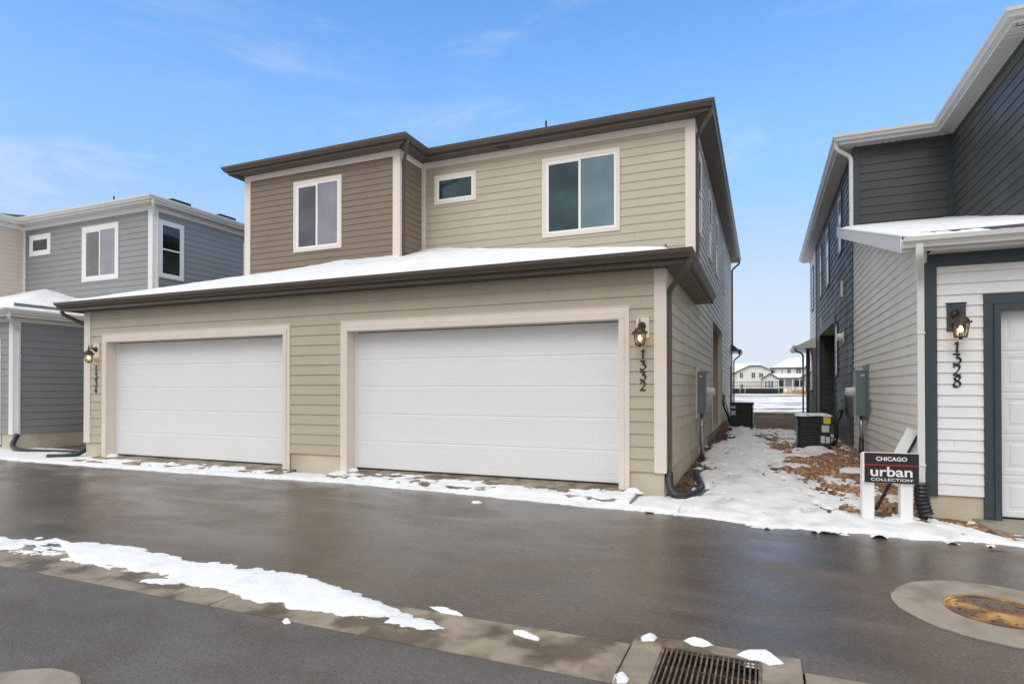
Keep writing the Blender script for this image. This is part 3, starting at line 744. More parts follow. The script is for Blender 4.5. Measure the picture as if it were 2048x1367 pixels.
    downspout(root, [(-.37, uy-.25, 7.1), (-.37, uy-.25, 6.95), (-.06, uy-.06, 6.8), (-.06, uy-.06, 5.06)], M_white_metal)
    # wall fittings
    mb = MB(); lf.box(mb, 8.15, 8.42, .01, .03, 2.78, 3.06); mb.lathe((-.03, 8.28, 2.92), [(.1, 0), (.105, -.03), (.09, -.12), (.06, -.13)], 12, ax=0); mb.build('dryer_vent', M_pale_sid, root)
    mb = MB(); lf.box(mb, 8.3, 8.42, .01, .06, 3.95, 4.35); mb.build('light_block', M_pale_sid, root)
    mb = MB(); lf.box(mb, 14.2, 14.3, .01, .05, 3.7, 4.05); mb.build('light_block', M_pale_sid, root)
    # far front porch
    mb = MB(); y0, y1 = 16.9, 20.6
    mb.add([(-.66, y0, 3.3), (-.66, y1, 3.3), (.0, y1, 3.62), (0, y0, 3.62), (-.66, y0, 3.2), (-.66, y1, 3.2), (0, y1, 3.2), (0, y0, 3.2)], [(0, 1, 2, 3), (7, 6, 5, 4), (0, 4, 5, 1), (3, 7, 4, 0), (1, 5, 6, 2)]); mb.build('porch_roof', M_white_metal, root)
    mb = MB(); sweep(mb, [(-.66, y0-.02), (-.66, y1)], gutter_prof(3.33, 0)); mb.build('porch_gutter', M_white_metal, root)
    mb = MB(); mb.tube(rounded([(-.72, y0+.1, 3.24), (-.72, y0+.1, 3.12), (-.42, y0+.5, 2.98), (-.42, y0+.5, .55)], .12), .035); mb.build('downspout', M_steel, root)
    mb = MB(); mb.box(-.30, -.18, y0+.6, y0+.75, .3, 3.2); mb.build('porch_post', T, root)
    mb = MB(); lf.box(mb, 16.58, LEN, .014, .09, .2, 1.5); lf.box(mb, 16.58, 17.3, .014, .09, 1.5, 3.1); lf.box(mb, 18.5, LEN, .014, .09, 1.5, 3.1); mb.build('stone_veneer', M_stone, root)
    window(root, Wall((-.09, 0, 0), (0, 1, 0), (-1, 0, 0)), 17.35, 18.45, 1.55, 3.1, .08, M_white, g, 'hung')
    return root
build_right()
def m_shed(X, Y):
    e = np.minimum(np.minimum(Y+.30, X-2.96), 6.5-Y)+.02*fbm(X*3, Y*3, 6, 4)-.01
    bare = np.minimum(Y+.27-.5*np.maximum(0, fbm(X*2.2, Y*0+1, 3, 4)-.05), .75+.4*fbm(X*1.2, Y*.6, 4, 4)-Y)    # melted strip just behind the eave
    bare = np.minimum(bare, X-3.15-.2*fbm(Y*2, X*0, 8, 3))
    return np.where(bare > 0, -np.minimum(bare, .06), np.minimum(e, -bare*1.0))
snow_field('snow', 2.92, 12.2, -.31, 6.42, .04, m_shed, lambda X, Y: 3.47+.262*(Y+.30)+.004, .045, .05, 'snow with a bare shingle strip on the low roof of the white house')

# ------------------------------------------------------------------ lanterns and numbers
def make_lantern(loc, label):
    root = thing('wall_lantern', loc, label, 'lantern', 'lit carriage lanterns beside the garage doors')
    mb = MB(); mb.lathe((0, 0, 0), [(.058, 0), (.06, -.012), (.045, -.022), (.03, -.05)], 12, ax=1)
    mb.build('wall_mount', M_bronze, root, smooth=True)
    mb = MB(); mb.tube(bez([(0, -.02, .0), (0, -.07, .03), (0, -.12, .025), (0, -.165, -.01), (0, -.165, -.045)]), .013, 8)
    mb.tube(bez([(0, -.03, -.02), (0, -.07, -.005), (0, -.1, .02)]), .009, 6); mb.build('arm', M_bronze, root, smooth=True)
    c = (0, -.165, 0)
    mb = MB(); mb.lathe(c, [(.112, -.125), (.112, -.117), (.098, -.112), (.088, -.085), (.06, -.05), (.025, -.032), (.016, -.02)], 8, rot=R(22.5))
    for k in range(8):
        a = R(45*k+22.5); mb.box(c[0]+.108*math.cos(a)-.006, c[0]+.108*math.cos(a)+.006, c[1]+.108*math.sin(a)-.006, c[1]+.108*math.sin(a)+.006, -.122, -.098)
    mb.build('lamp_roof', M_bronze, root)
    mb = MB(); mb.lathe(c, [(.012, -.02), (.02, -.005), (.009, .01), (.016, .03), (.006, .045), (.011, .06), (.003, .095)], 8); mb.build('finial', M_bronze, root, smooth=True)
    mb = MB()
    for k in range(8):
        a = R(45*k+22.5); mb.tube([(c[0]+.092*math.cos(a), c[1]+.092*math.sin(a), -.12), (c[0]+.062*math.cos(a), c[1]+.062*math.sin(a), -.292)], .0048, 4)
    mb.lathe(c, [(.068, -.297), (.068, -.287), (.058, -.287), (.058, -.297)], 8, rot=R(22.5)); mb.lathe(c, [(.02, -.32), (.02, -.29)], 8); mb.build('cage', M_bronze, root)
    mb = MB(); mb.lathe(c, [(.087, -.122), (.059, -.288)], 8, rot=R(22.5), caps=False); mb.build('lamp_glass', M_clear, root)
    mb = MB(); mb.lathe(c, [(.004, -.232), (.018, -.226), (.026, -.208), (.025, -.19), (.017, -.17), (.012, -.155)], 12); mb.build('bulb', M_bulb, root, smooth=True)
    mb = MB(); mb.lathe(c, [(.015, -.155), (.015, -.12)], 10); mb.build('socket', M_label_w, root)
    return root
lan = make_lantern((-.318, -.03, 2.545), 'lit bronze lantern above the number 1332')
L2 = copy_tree(lan); L2.location = (-12.60, -.03, 2.51); L2['label'] = 'lit bronze lantern above the number 1334'
L3 = copy_tree(lan); L3.location = (3.22+.293, -.03, 2.53); L3['label'] = 'lit bronze lantern on a dark block above the number 1328'

DIG = {'1': [[(.16, .82), (.30, .93), (.42, 1.0), (.41, .8), (.38, .5), (.36, .25), (.40, .0)]],
       '2': [[(.08, .74), (.20, .93), (.42, .98), (.58, .80), (.44, .48), (.20, .22), (.04, .06)], [(.02, .055), (.25, .10), (.45, .05), (.68, .10)]],
       '3': [[(.04, .94), (.24, .95), (.44, .93), (.64, .96)], [(.60, .95), (.44, .77), (.26, .60)], [(.26, .60), (.48, .60), (.64, .44), (.62, .20), (.42, .03), (.20, .01), (.04, .08)]],
       '4': [[(.48, 1.0), (.28, .68), (.04, .36)], [(.02, .35), (.36, .34), (.68, .36)], [(.46, .66), (.47, .3), (.45, .0)]],
       '8': [[(.66, .86), (.48, 1.0), (.22, .92), (.16, .74), (.34, .58), (.56, .42), (.62, .20), (.42, .01), (.16, .06), (.08, .26), (.26, .50), (.50, .66), (.64, .88)]]}
def digit(mb, ch, x, y, z, h):
    for si, path in enumerate(DIG[ch]):
        P = [Vector((p[0], p[1], 0)) for p in path]; P = bez(P, 7); n = len(P); row = []
        for i, p in enumerate(P):
            t = (P[min(i+1, n-1)]-P[max(i-1, 0)]).normalized(); nr = Vector((-t.y, t.x, 0))
            ph = math.atan2(t.y, t.x)-R(38); w = math.hypot(.045*math.cos(ph), .10*math.sin(ph))
            row.append((p+nr*w, p-nr*w))
        d = .004
        o = len(mb.v)
        for i, (a, b) in enumerate(row):
            dep = .012+.0016*i/n+.0022*si
            for q, dd in ((a, dep), (b, dep), (b, d), (a, d)): mb.v.append((x+q.x*h*.95, y-dd-.012, z+q.y*h))
        for i in range(n-1):
            for j in range(4): mb.f.append((o+i*4+j, o+i*4+(j+1) % 4, o+i*4+4+(j+1) % 4, o+i*4+4+j))
        mb.f.append((o, o+1, o+2, o+3)); mb.f.append((o+4*n-4, o+4*n-3, o+4*n-2, o+4*n-1))
def numbers(txt, x, ztop, h, step, label):
    root = thing('house_number', (x, 0, ztop-step*(len(txt)-1)-h), label, 'house number', 'vertical black house numbers')
    for i, c in enumerate(txt):
        mb = MB(); digit(mb, c, -.32*h, 0, (len(txt)-1-i)*step, h); mb.build('digit', M_number, root)
numbers('1332', -.31, 2.19, .135,   .155, 'black numerals 1332 running down beside the right white garage door')
numbers('1334', -12.625, 2.14, .145, .16, 'black numerals 1334 running down beside the left white garage door')
numbers('1328', 3.515, 2.19, .130, .139, 'black numerals 1328 running down the white siding')

# ------------------------------------------------------------------ ground, road, concrete
def grid_sheet(name, xs, ys, zf, m, label=None, smooth=True):
    X, Y = np.meshgrid(xs, ys); Z = zf(X, Y)
    mb = MB(); mb.v = np.c_[X.ravel(), Y.ravel(), Z.ravel()].tolist(); n = len(xs)
    mb.f = [(i*n+j, i*n+j+1, (i+1)*n+j+1, (i+1)*n+j) for i in range(len(ys)-1) for j in range(n-1)]
    o = mb.build(name, m, smooth=smooth); tag(o, label, None, None, 'structure'); return o
xs = np.unique(np.r_[np.linspace(-900, -30, 12), np.linspace(-30, -17, 14), np.linspace(-17, -12.8, 60), np.linspace(-12.8, -.2, 30), np.linspace(-.2, 3.7, 90), np.linspace(3.7, 30, 20), np.linspace(30, 900, 12)])
ys = np.unique(np.r_[np.linspace(-60, -6, 10), np.linspace(-6, -1, 10), np.linspace(-1, 4, 75), np.linspace(4, 24, 130)])
def zground(X, Y):
    z = G(Y)-np.where((Y < -.85) | ((X < .2) & (Y < -.2)), .07, 0)
    n = np.where((Y > -.8) & (Y < 23), 1, 0)*(.02*fbm(X*1.3, Y*1.3, 2, 5)+.008*fbm(X*9, Y*9, 3, 2))
    return z+n-.004
grid_sheet('ground', xs, ys, zground, M_soil, 'muddy brown soil between the houses')
ysf = np.r_[np.linspace(24, 100, 40), np.linspace(110, 400, 12), np.linspace(500, 3000, 6)]
grid_sheet('field', np.r_[np.linspace(-3000, -60, 8), np.linspace(-40, 60, 50), np.linspace(80, 3000, 8)], ysf, lambda X, Y: G(np.minimum(Y, 140))-.004+.03*fbm(X*.4, Y*.4, 4, 4), M_field, 'open snow covered field beyond the houses')
xr = np.linspace(-60, 40, 60)
def wob(X, Y): return G(Y)+.004*fbm(X*.7, Y*.7, 12, 3)
grid_sheet('road', xr, np.linspace(-4.87, -.22, 26), lambda X, Y: wob(X, np.minimum(Y, -.8)), M_asph_wet, 'wet brown asphalt in front of the garages')
grid_sheet('road', xr, np.linspace(-40, -5.43, 30), wob, M_asph_dry, 'damp grey asphalt lane in the foreground')
# valley gutter slabs with tooled joints
def slab(name, poly, z0, zt, m, label, bevel=.006):
    mb = MB(); n = len(poly)
    zt = [zt]*n if not isinstance(zt, (list, tuple)) else zt
    mb.add([(p[0], p[1], z0) for p in poly]+[(p[0], p[1], z) for p, z in zip(poly, zt)], [tuple(range(n-1, -1, -1)), tuple(range(n, 2*n))]+[(i, (i+1) % n, (i+1) % n+n, i+n) for i in range(n)])
    o = mb.build(name, m, bevel=bevel); return tag(o, label, None, None, 'structure')
gx = [-60, -40, -24, -15.2, -11.9, -8.8, -5.9, -2.74, .50]
for a, b in zip(gx[:-1], gx[1:]):
    slab('gutter_slab', [(a+.006, -5.435), (b-.006, -5.435), (b-.006, -4.865), (a+.006, -4.865)], -.3, -.092, M_conc, 'flat concrete drainage slab between the two asphalt lanes')
for a, b in ((1.54, 4.6), (4.6, 7.7), (7.7, 30)):
    slab('gutter_slab', [(a+.006, -5.435), (b-.006, -5.435), (b-.006, -4.865), (a+.006, -4.865)], -.3, -.092, M_conc, 'flat concrete drainage slab between the two asphalt lanes')
# drain surround as four strips around the pit
gx0, gx1, gy0, gy1 = .70, 1.31, -5.78, -4.83
for poly in ([(.508, -4.70), (.508, -5.95), (gx0, -5.95), (gx0, -4.70)], [(gx1, -4.70), (gx1, -5.95), (1.532, -5.95), (1.532, -4.70)],
             [(gx0+.001, -4.70), (gx0+.001, gy1), (gx1-.001, gy1), (gx1-.001, -4.70)], [(gx0+.001, gy0), (gx0+.001, -5.95), (gx1-.001, -5.95), (gx1-.001, gy0)]):
    slab('drain_surround', poly, -.5, -.084, M_conc, 'square concrete surround of the street drain', 0)
root = thing('storm_drain', (gx0, gy0, -.1), 'rusty bar grate of the street drain in the foreground concrete', 'drain grate')
w, d = gx1-gx0, gy1-gy0
mb = MB(); mb.box(.002, .02, .002, d-.002, -.05, .016); mb.box(w-.02, w-.002, .002, d-.002, -.05, .016); mb.box(.02, w-.02, .002, .02, -.05, .0155); mb.box(.02, w-.02, d-.02, d-.002, -.05, .0155); mb.build('grate_frame', M_grate, root)
nb = 18
for i in range(nb):
    x = .02+(w-.04)*(i+.5)/nb
    mb = MB(); mb.box(x-.0055, x+.0055, .02, d-.02, -.045, .013); mb.build('bar', M_grate, root, bevel=.002)
mb = MB()
for y in (.25, .5, .75): mb.box(.02, w-.02, d*y-.004, d*y+.004, -.035, -.01)
mb.build('cross_rod', M_grate, root)
mb = MB(); mb.box(.0, .001, 0, d, -.45, -.05); mb.box(w-.001, w, 0, d, -.45, -.05); mb.box(0, w, 0, .001, -.45, -.05); mb.box(0, w, d-.001, d, -.45, -.05); mb.box(0, w, 0, d, -.46, -.45); mb.build('pit', M_pit, root)

# manhole
def manhole(x, y, r, rc, label, cover=True):
    zc = float(G(y))
    root = thing('manhole', (x, y, zc), label, 'manhole')
    mb = MB()
    rng = random.Random(int(r*100)); n = 56; o = len(mb.v)
    for k in range(n):
        a = 2*math.pi*k/n; rr = r*(1+.012*rng.uniform(-1, 1)); sl = .0244*math.sin(a)*rr if y > -5 else -.012*math.sin(a)*rr
        for q, zz in ((rr, -.06), (rr, .007), (rr-.012, .012), (rc+.004, .010), (rc+.004, -.03)):
            mb.v.append((q*math.cos(a), q*math.sin(a), zz+sl*q/rr))
    for k in range(n):
        for j in range(4): mb.f.append((o+k*5+j, o+((k+1) % n)*5+j, o+((k+1) % n)*5+j+1, o+k*5+j+1))
    mb.build('concrete_collar', M_conc_dry, root)
    mb = MB(); mb.lathe((0, 0, 0), [(rc+.003, -.03), (rc+.003, .012), (rc-.022, .012), (rc-.022, -.03)], 56, caps=False); mb.build('frame_ring', M_iron, root)
    mb = MB(); prof = [(rc-.026, -.02), (rc-.026, .004), (rc-.05, .006), (rc-.055, .001), (.001, .001)]
    mb.lathe((0, 0, 0), prof, 56)
    for rr in (.10, .17, .24):
        m = int(rr*70)
        for k in range(m):
            a = 2*math.pi*k/m
            if rr == .17 and abs(math.sin(a)) < .45: continue
            c, s_ = math.cos(a), math.sin(a); mb.obox((c*rr-s_*.012-c*.006, s_*rr+c*.012-s_*.006, 0), (s_*.024, -c*.024, 0), (c*.012, s_*.012, 0), (0, 0, .006))
    cv = mb.build('cover', M_iron, root)
    mb = MB()
    for k in range(12):
        a = 2*math.pi*(k+.3)/12; mb.lathe(((rc-.085)*math.cos(a), (rc-.085)*math.sin(a), 0), [(.011, .0005), (.011, .0028)], 8)
    mb.build('vent_hole', M_pit, cv)
manhole(2.945, -3.315, .675, .335, 'rusty yellow manhole cover in a pale concrete ring at the right')
manhole(-2.55, -7.02, .43, .13, 'pale concrete manhole ring cut off at the bottom left corner')

# driveway aprons
slab('driveway_apron', [(-5.90, .26), (-5.87, -.34), (-.35, -.74), (-.35, .26)], -.2, [.145, .075, .07, .145], M_conc, 'damp concrete apron below the right garage door', .012)
slab('driveway_apron', [(-12.6, .26), (-12.62, -.52), (-6.84, -.36), (-6.84, .26)], -.2, [.115, .06, .06, .115], M_conc, 'damp concrete apron below the left garage door', .012)
slab('driveway_apron', [(3.66, .14), (3.72, -.62), (9.3, -.62), (9.3, .14)], -.2, [.05, .02, .02, .05], M_conc_dry, 'concrete apron below the white panel garage door on the right', .012)
slab('sidewalk', [(-60, 20.4), (60, 20.4), (60, 21.7), (-60, 21.7)],   .2, .53, M_conc_dry, 'concrete walk crossing behind the houses')
grid_sheet('far_road', np.linspace(-400, 400, 10), np.array([88., 93.]), lambda X, Y: X*0+.56, mat('far asphalt', (.16, .155, .15), rough=.8), 'narrow grey road across the snowy field')

# ------------------------------------------------------------------ snow on the ground
GUT = [(-7.319, -4.835), (-6.819, -4.785), (-6.513, -4.795), (-6.387, -4.712), (-6.445, -4.598), (-6.202, -4.552), (-5.817, -4.584), (-5.579, -4.53), (-5.372, -4.543), (-5.199, -4.497), (-4.985, -4.478), (-4.724, -4.518), (-4.6, -4.585), (-4.446, -4.538), (-4.143, -4.54), (-4.053, -4.623), (-3.759, -4.62), (-3.632, -4.537), (-3.384, -4.559), (-3.301, -4.647), (-3.123, -4.539), (-2.857, -4.561), (-2.617, -4.544), (-2.336, -4.609), (-2.032, -4.694), (-1.707, -4.78), (-1.402, -4.89), (-1.105, -4.992), (-0.906, -5.072), (-0.777, -5.129), (-0.889, -5.209), (-1.048, -5.214), (-1.278, -5.221), (-1.487, -5.173), (-1.622, -5.208), (-1.773, -5.228), (-1.954, -5.237), (-2.095, -5.25), (-2.257, -5.184), (-2.411, -5.273), (-2.765, -5.187), (-3.074, -5.141), (-3.155, -5.203), (-3.327, -5.171), (-3.53, -5.23), (-3.786, -5.267), (-3.794, -5.173), (-3.618, -5.1), (-3.869, -5.029), (-4.286, -5.113), (-4.567, -5.103), (-4.808, -5.106), (-5.233, -5.112), (-5.62, -5.064), (-5.61, -5.12), (-5.776, -5.149), (-6.108, -5.144), (-6.52, -5.21), (-7.0, -5.2), (-9, -5.1), (-14, -5.1), (-14, -4.75), (-9, -4.8)]
def zflat(X, Y): return np.maximum(G(Y), -.094+.0*X)
bits = [[(-0.324, -4.968), (-0.226, -4.956), (-0.097, -5.012), (-0.087, -5.069), (-0.193, -5.06), (-0.288, -5.028)],
        [(-1.117, -4.78), (-0.974, -4.778), (-0.788, -4.841), (-0.855, -4.876), (-0.986, -4.836)],
        [(-1.96, -5.445), (-1.94, -5.415), (-1.899, -5.45), (-1.919, -5.479)],
        [(0.495, -5.333), (0.529, -5.284), (0.59, -5.359), (0.591, -5.436), (0.53, -5.462)],
        [(-2.545, -1.19), (-2.489, -1.11), (-2.37, -1.16), (-2.452, -1.25)]]
def m_gut(X, Y):
    m = sdpoly(X, Y, GUT)
    # plough scrape and thin slushy tail at the left
    scr = np.minimum((Y+4.62)+.33*(X+6.2)*-1, 0)
    m = np.where((X < -5.0) & (X > -6.35) & (Y < -4.62-.42*(X+6.3)+.1), np.minimum(m, .012+.03*fbm(X*9, Y*9, 41, 3)), m)
    return m+.035*fbm(X*5, Y*5, 3, 5)+.038*fbm(X*15, Y*20, 13, 4)-.03*np.maximum(0, fbm(X*7, Y*9, 15, 4)-.05)*3-np.maximum(0, fbm(X*3, Y*6, 19, 3)-.45)*.5
snow_field('snow', -11, -.6, -5.35, -4.4, .016, m_gut, zflat, .036, .075, 'long snow streak lying along the concrete drainage slab')
names = ['small snow chunk on the concrete slab left of the drain', 'thin snow sliver where asphalt meets the concrete slab', 'tiny snow lump on the seam of the grey lane', 'snow lump at the left corner of the drain surround', 'tiny snow lump alone on the wet asphalt']
for nm, P in zip(names, bits):
    P = np.array(P); a, b = P.min(0)-.06, P.max(0)+.06
    snow_field('snow', a[0], b[0], a[1], b[1], .008, lambda X, Y, P=P: sdpoly(X, Y, P)+.012*fbm(X*18, Y*18, 3, 4), zflat, .03, .02, nm)
gb = [[(0.821, -4.693), (0.87, -4.633), (0.945, -4.636), (1.008, -4.7), (0.946, -4.756), (0.866, -4.748)], [(1.164, -4.79), (1.221, -4.693), (1.341, -4.668), (1.429, -4.806), (1.354, -4.861), (1.297, -4.817), (1.239, -4.826)], [(0.539, -4.755), (0.59, -4.675), (0.64, -4.715), (0.635, -4.783), (0.563, -4.811)]]
gbn = ['snow patch behind the drain grate', 'snow patch at the right back corner of the drain grate', 'crusty snow on the left back corner of the drain surround']
for nm, P, z in zip(gbn, gb, (-.084, -.082, -.084)):
    P = np.array(P); a, b = P.min(0)-.06, P.max(0)+.06
    snow_field('snow', a[0], b[0], a[1], b[1], .008, lambda X, Y, P=P: sdpoly(X, Y, P)+.012*fbm(X*18, Y*18, 7, 4), lambda X, Y, z=z: X*0+z, .032, .02, nm)

# strip along the kerb of the aprons and patchy cover on them
ex = np.array([-40, -14.8, -11.2, -8.5, -6.63, -5.2, -3.19, -1.47, -.46, .3, 2]); ey = np.array([-.75, -.75, -.80, -.72, -.63, -.55, -.68, -.86, -.93, -.98, -1.1])
def apz(X, Y):
    g = G(np.minimum(Y, -.0))*0+np.where(Y > -.8, .022*(Y+.8), .0244*(Y+.8))
    f1 = -.34-.40*(X+5.87)/5.52; a1 = .07+(.145-.07)*np.clip((Y-f1)/(.26-f1), 0, 1)
    f2 = -.52+.16*(X+12.62)/5.78; a2 = .06+(.115-.06)*np.clip((Y-f2)/(.26-f2), 0, 1)
    on1 = (X > -5.9) & (X < -.35) & (Y > f1); on2 = (X > -12.62) & (X < -6.84) & (Y > f2)
    return np.where(on1, a1, np.where(on2, a2, g)), on1, on2, f1, f2
def apbase(X, Y): return apz(X, Y)[0]
def front_y(X):
    f1 = -.34-.40*(X+5.87)/5.52; f2 = -.52+.16*(X+12.62)/5.78
    return np.where((X > -5.9) & (X < -.35), f1, np.where((X > -12.62) & (X < -6.84), f2, 9.0))
def m_strip(X, Y):      # on the ground along the apron faces
    n = fbm(X*2.2, Y*4.5, 23, 5); n2 = fbm(X*7, Y*9, 24, 5)
    yc = np.interp(X, ex, ey)+.05*fbm(X*1.4, X*0, 37, 5); near = Y-yc
    f = front_y(X)
    back = np.where(f < 5, f+.02-Y, np.where(X < -12.6, .9-Y, np.where(X < -5, -.02-Y, .02-Y)))
    m = np.minimum(near, back)
    m = m+np.where(f > 5, .06*n-.25*np.maximum(0, n2-.12), 0)+.05*n2+.03*fbm(X*15, Y*22, 44, 3)
    return m-.2*np.maximum(0, X-.2)
def m_apron(X, Y):      # melting patches on the slabs
    n = fbm(X*2.6, Y*5.5, 123, 5); n2 = fbm(X*8, Y*13, 124, 5)
    f = front_y(X); d = Y-f; t1 = np.clip((X+5.9)/5.5, 0, 1)
    lim = np.where(X > -6, .16+.22*t1, .20-.10*np.clip((X+9.5)/2.5, 0, 1))*(1+.5*fbm(X*1.1, X*0+3, 9, 3))
    m = .035-.025*(X < -6)+.15*n+.08*n2-.5*np.maximum(0, d-lim)
    return np.where((f < 5), np.minimum(m, d+.004+.02*n2), -1)
snow_field('snow', -18.5, .3, -1.05, 1.6, .028, m_strip, lambda X, Y: np.where(Y > -.8, .022*(Y+.8), .0244*(Y+.8)), .05, .04, 'snow strip along the kerb in front of both garage aprons', ymul=.6)
snow_field('snow', -5.9, -.35, -.8, .1, .022, m_apron, lambda X, Y: .07+.075*(Y+.34+.40*(X+5.87)/5.52)/(.60+.40*(X+5.87)/5.52), .028, .03, 'broken melting snow patches on the right garage apron', ymul=.6)
snow_field('snow', -12.62, -6.84, -.56, .1, .022, m_apron, lambda X, Y: .06+.055*(Y+.52-.16*(X+12.62)/5.78)/(.78-.16*(X+12.62)/5.78), .028, .03, 'broken melting snow patches on the left garage apron', ymul=.6)
for (x, y, z, w_, lb) in ((-5.60, .10, .14, .09, 'small snow heap in the left corner of the right garage opening'), (-12.2, .08, .11, .14, 'small snow heap in the left corner of the left garage opening'), (-.43, -.12, .13, .11, 'snow lump at the foot of the casing below number 1332')):
    snow_field('snow', x-.25, x+.25, y-.25, y+.25, .012, lambda X, Y, x=x, y=y, w_=w_: w_-np.hypot(X-x, (Y-y)*1.4)+.02*fbm(X*9, Y*9, 8, 4), lambda X, Y, z=z: X*0+z, .05, .05, lb)

YARD = [(0.161, 0.304), (0.307, 0.446), (0.347, 0.964), (0.348, 1.532), (0.354, 2.282), (0.135, 4.052), (0.175, 5.252), (0.15, 7.07), (0.318, 8.174), (0.5, 9.194), (0.4, 11.44), (0.402, 13.011), (0.703, 13.092), (0.979, 12.28), (1.182, 10.484), (1.35, 8.979), (1.447, 7.51), (1.833, 5.996), (2.06, 7.08), (2.572, 7.3), (2.927, 6.744), (2.389, 5.594), (1.846, 5.406), (1.76, 3.906), (1.525, 3.426), (1.938, 2.965), (2.197, 2.354), (2.304, 1.506), (2.412, 0.904), (2.372, 0.204), (2.5, 0.054), (2.671, 0.224), (2.789, 0.117), (2.923, 0.077), (3.05, 0.022), (3.281, -0.06), (3.526, -0.15), (3.636, -0.396), (3.76, -0.709), (3.95, -0.90), (4.445, -1.045), (12, -1.05), (12, -1.16), (4.28, -1.22), (3.804, -1.178), (3.444, -1.125), (2.785, -1.241), (2.361, -1.158), (1.922, -1.174), (1.501, -1.212), (0.585, -1.018), (0.335, -0.978), (-0.062, -0.894), (-0.464, -0.864), (-0.283, -0.206), (-0.175, 0.22), (-0.008, 0.085)]
def m_yard(X, Y):
    n = fbm(X*1.6, Y*.9, 61, 6, .6); n2 = fbm(X*6, Y*3.2, 62, 5, .6); n3 = fbm(X*9, Y*4, 65, 4, .6)
    sd = sdpoly(X, Y, YARD)
    lowe = np.clip((Y+.75)/.35, 0, 1); m = sd*(1-.62*lowe)+.13*n+(.04+.10*lowe)*n2+.05*n3
    right = np.clip((X-1.35)/.6, 0, 1)*np.clip((5.0-Y)/1.5, 0, 1)*np.clip((Y+.85)/.25, 0, 1)
    m = m-right*.6*np.maximum(0, n2+.04)
    crumbs = .11*(n2-.10)+.18*np.maximum(0, n-.08)-.012
    m = np.where((sd < 0) & (X > 1.0) & (Y < 13), np.maximum(m, crumbs), m)     # crumbs of snow among the rocks
    m = m-1.6*np.maximum(0, n3-.20)*np.clip(1.3-sd*1.2, .6, 1)*np.clip((Y+1.1)/.8, .08, 1)
    return m
def yardbase(X, Y): return np.where(Y > -.8, .022*(Y+.8), .0244*(Y+.8))+np.where(Y > -.8, .02*fbm(X*1.3, Y*1.3, 2, 5), 0)
snow_field('snow', -.5, 6.5, -1.3, 14.5, .03, m_yard, yardbase, .045, .045, 'trampled snow path between the beige duplex and the white house', lump=.5, m_=M_snow2, rough=.03)

# brown rock mulch and soil clods
def stones(name, n, region, size, m, label, seed, cond):
    rng = random.Random(seed); mb = MB(); t = (1+5**.5)/2
    ico = [Vector(v).normalized() for v in ((-1, t, 0), (1, t, 0), (-1, -t, 0), (1, -t, 0), (0, -1, t), (0, 1, t), (0, -1, -t), (0, 1, -t), (t, 0, -1), (t, 0, 1), (-t, 0, -1), (-t, 0, 1))]
    F = [(0, 11, 5), (0, 5, 1), (0, 1, 7), (0, 7, 10), (0, 10, 11), (1, 5, 9), (5, 11, 4), (11, 10, 2), (10, 7, 6), (7, 1, 8), (3, 9, 4), (3, 4, 2), (3, 2, 6), (3, 6, 8), (3, 8, 9), (4, 9, 5), (2, 4, 11), (6, 2, 10), (8, 6, 7), (9, 8, 1)]
    X = np.array([rng.uniform(region[0], region[1]) for _ in range(n)]); Y = np.array([region[2]+(region[3]-region[2])*rng.random()**1.5 for _ in range(n)])
    ok = cond(X, Y); zb = yardbase(X, Y)
    for x, y, z, k in zip(X, Y, zb, ok):
        if not k: continue
        s = rng.uniform(*size)*(1 if rng.random() < .85 else 1.5); a = rng.uniform(0, 6.3); sc = (s, s*rng.uniform(.5, .9), s*rng.uniform(.35, .6))
        tx = rng.uniform(-.5, .5); ca, sa = math.cos(a), math.sin(a)
        vs = []
        for v in ico:
            q = Vector((v.x*sc[0], v.y*sc[1], v.z*sc[2]))*rng.uniform(.8, 1.15); q.z += q.x*tx
            vs.append((x+q.x*ca-q.y*sa, y+q.x*sa+q.y*ca, z+q.z+s*.12))
        mb.add(vs, F)
    o = mb.build(name, m); return tag(o, label, 'rocks', None, 'stuff')
stones('gravel', 15000, (1.2, 3.24, -.75, 9.5), (.016, .04), M_rock, 'brown landscape rock along the foundation of the white house', 5,
       lambda X, Y: (sdpoly(X, Y, YARD)+.15*fbm(X*2, Y*2, 71, 4) < .05) & (X > 1.95-.06*Y+.5*fbm(X, Y*.7, 72, 4)))
stones('gravel', 2600, (3.2, 3.85, -1.0, .0), (.014, .034), M_rock, 'brown landscape rock in front of the white garage corner', 6, lambda X, Y: (fbm(X*3, Y*3, 73, 4) > -.02) & (Y < -.02) & (X-3.2 < .55-.5*(Y+.02)))
stones('dirt', 5000, (-.0, 2.4, -.3, 13), (.008, .03), M_clod, 'dark clods of soil along the snow path', 7, lambda X, Y: (X > .02) & (sdpoly(X, Y, YARD)+.1*fbm(X*2, Y*2, 71, 4) < .06) & (X < 2.1-.06*Y))
stones('dirt', 500, (-6.8, -5.95, -.5, -.02), (.01, .03), M_rock, 'brown stones in the gap between the two aprons', 8, lambda X, Y: fbm(X*3, Y*3, 3, 4) > .05)

# orange utility paint on the road edge
mb = MB()
for (x, y, w_, h_) in ((-.06, -.95, .16, .035), (.30, -1.08, .2, .03), (3.5, -1.42, .3, .025)):
    n = 18; c = len(mb.v); rng = random.Random(int(x*50)); vs = []
    for k in range(n):
        a = 2*math.pi*k/n; r = rng.uniform(.5, 1.1); px, py = x+w_/2*math.cos(a)*r, y+h_*math.sin(a)*r; vs.append((px, py, float(G(py))+.009))
    mb.add(vs, [tuple(range(n))])
tag(mb.build('paint_mark', M_orange), 'orange utility paint smears at the asphalt edge', None, None, 'structure')

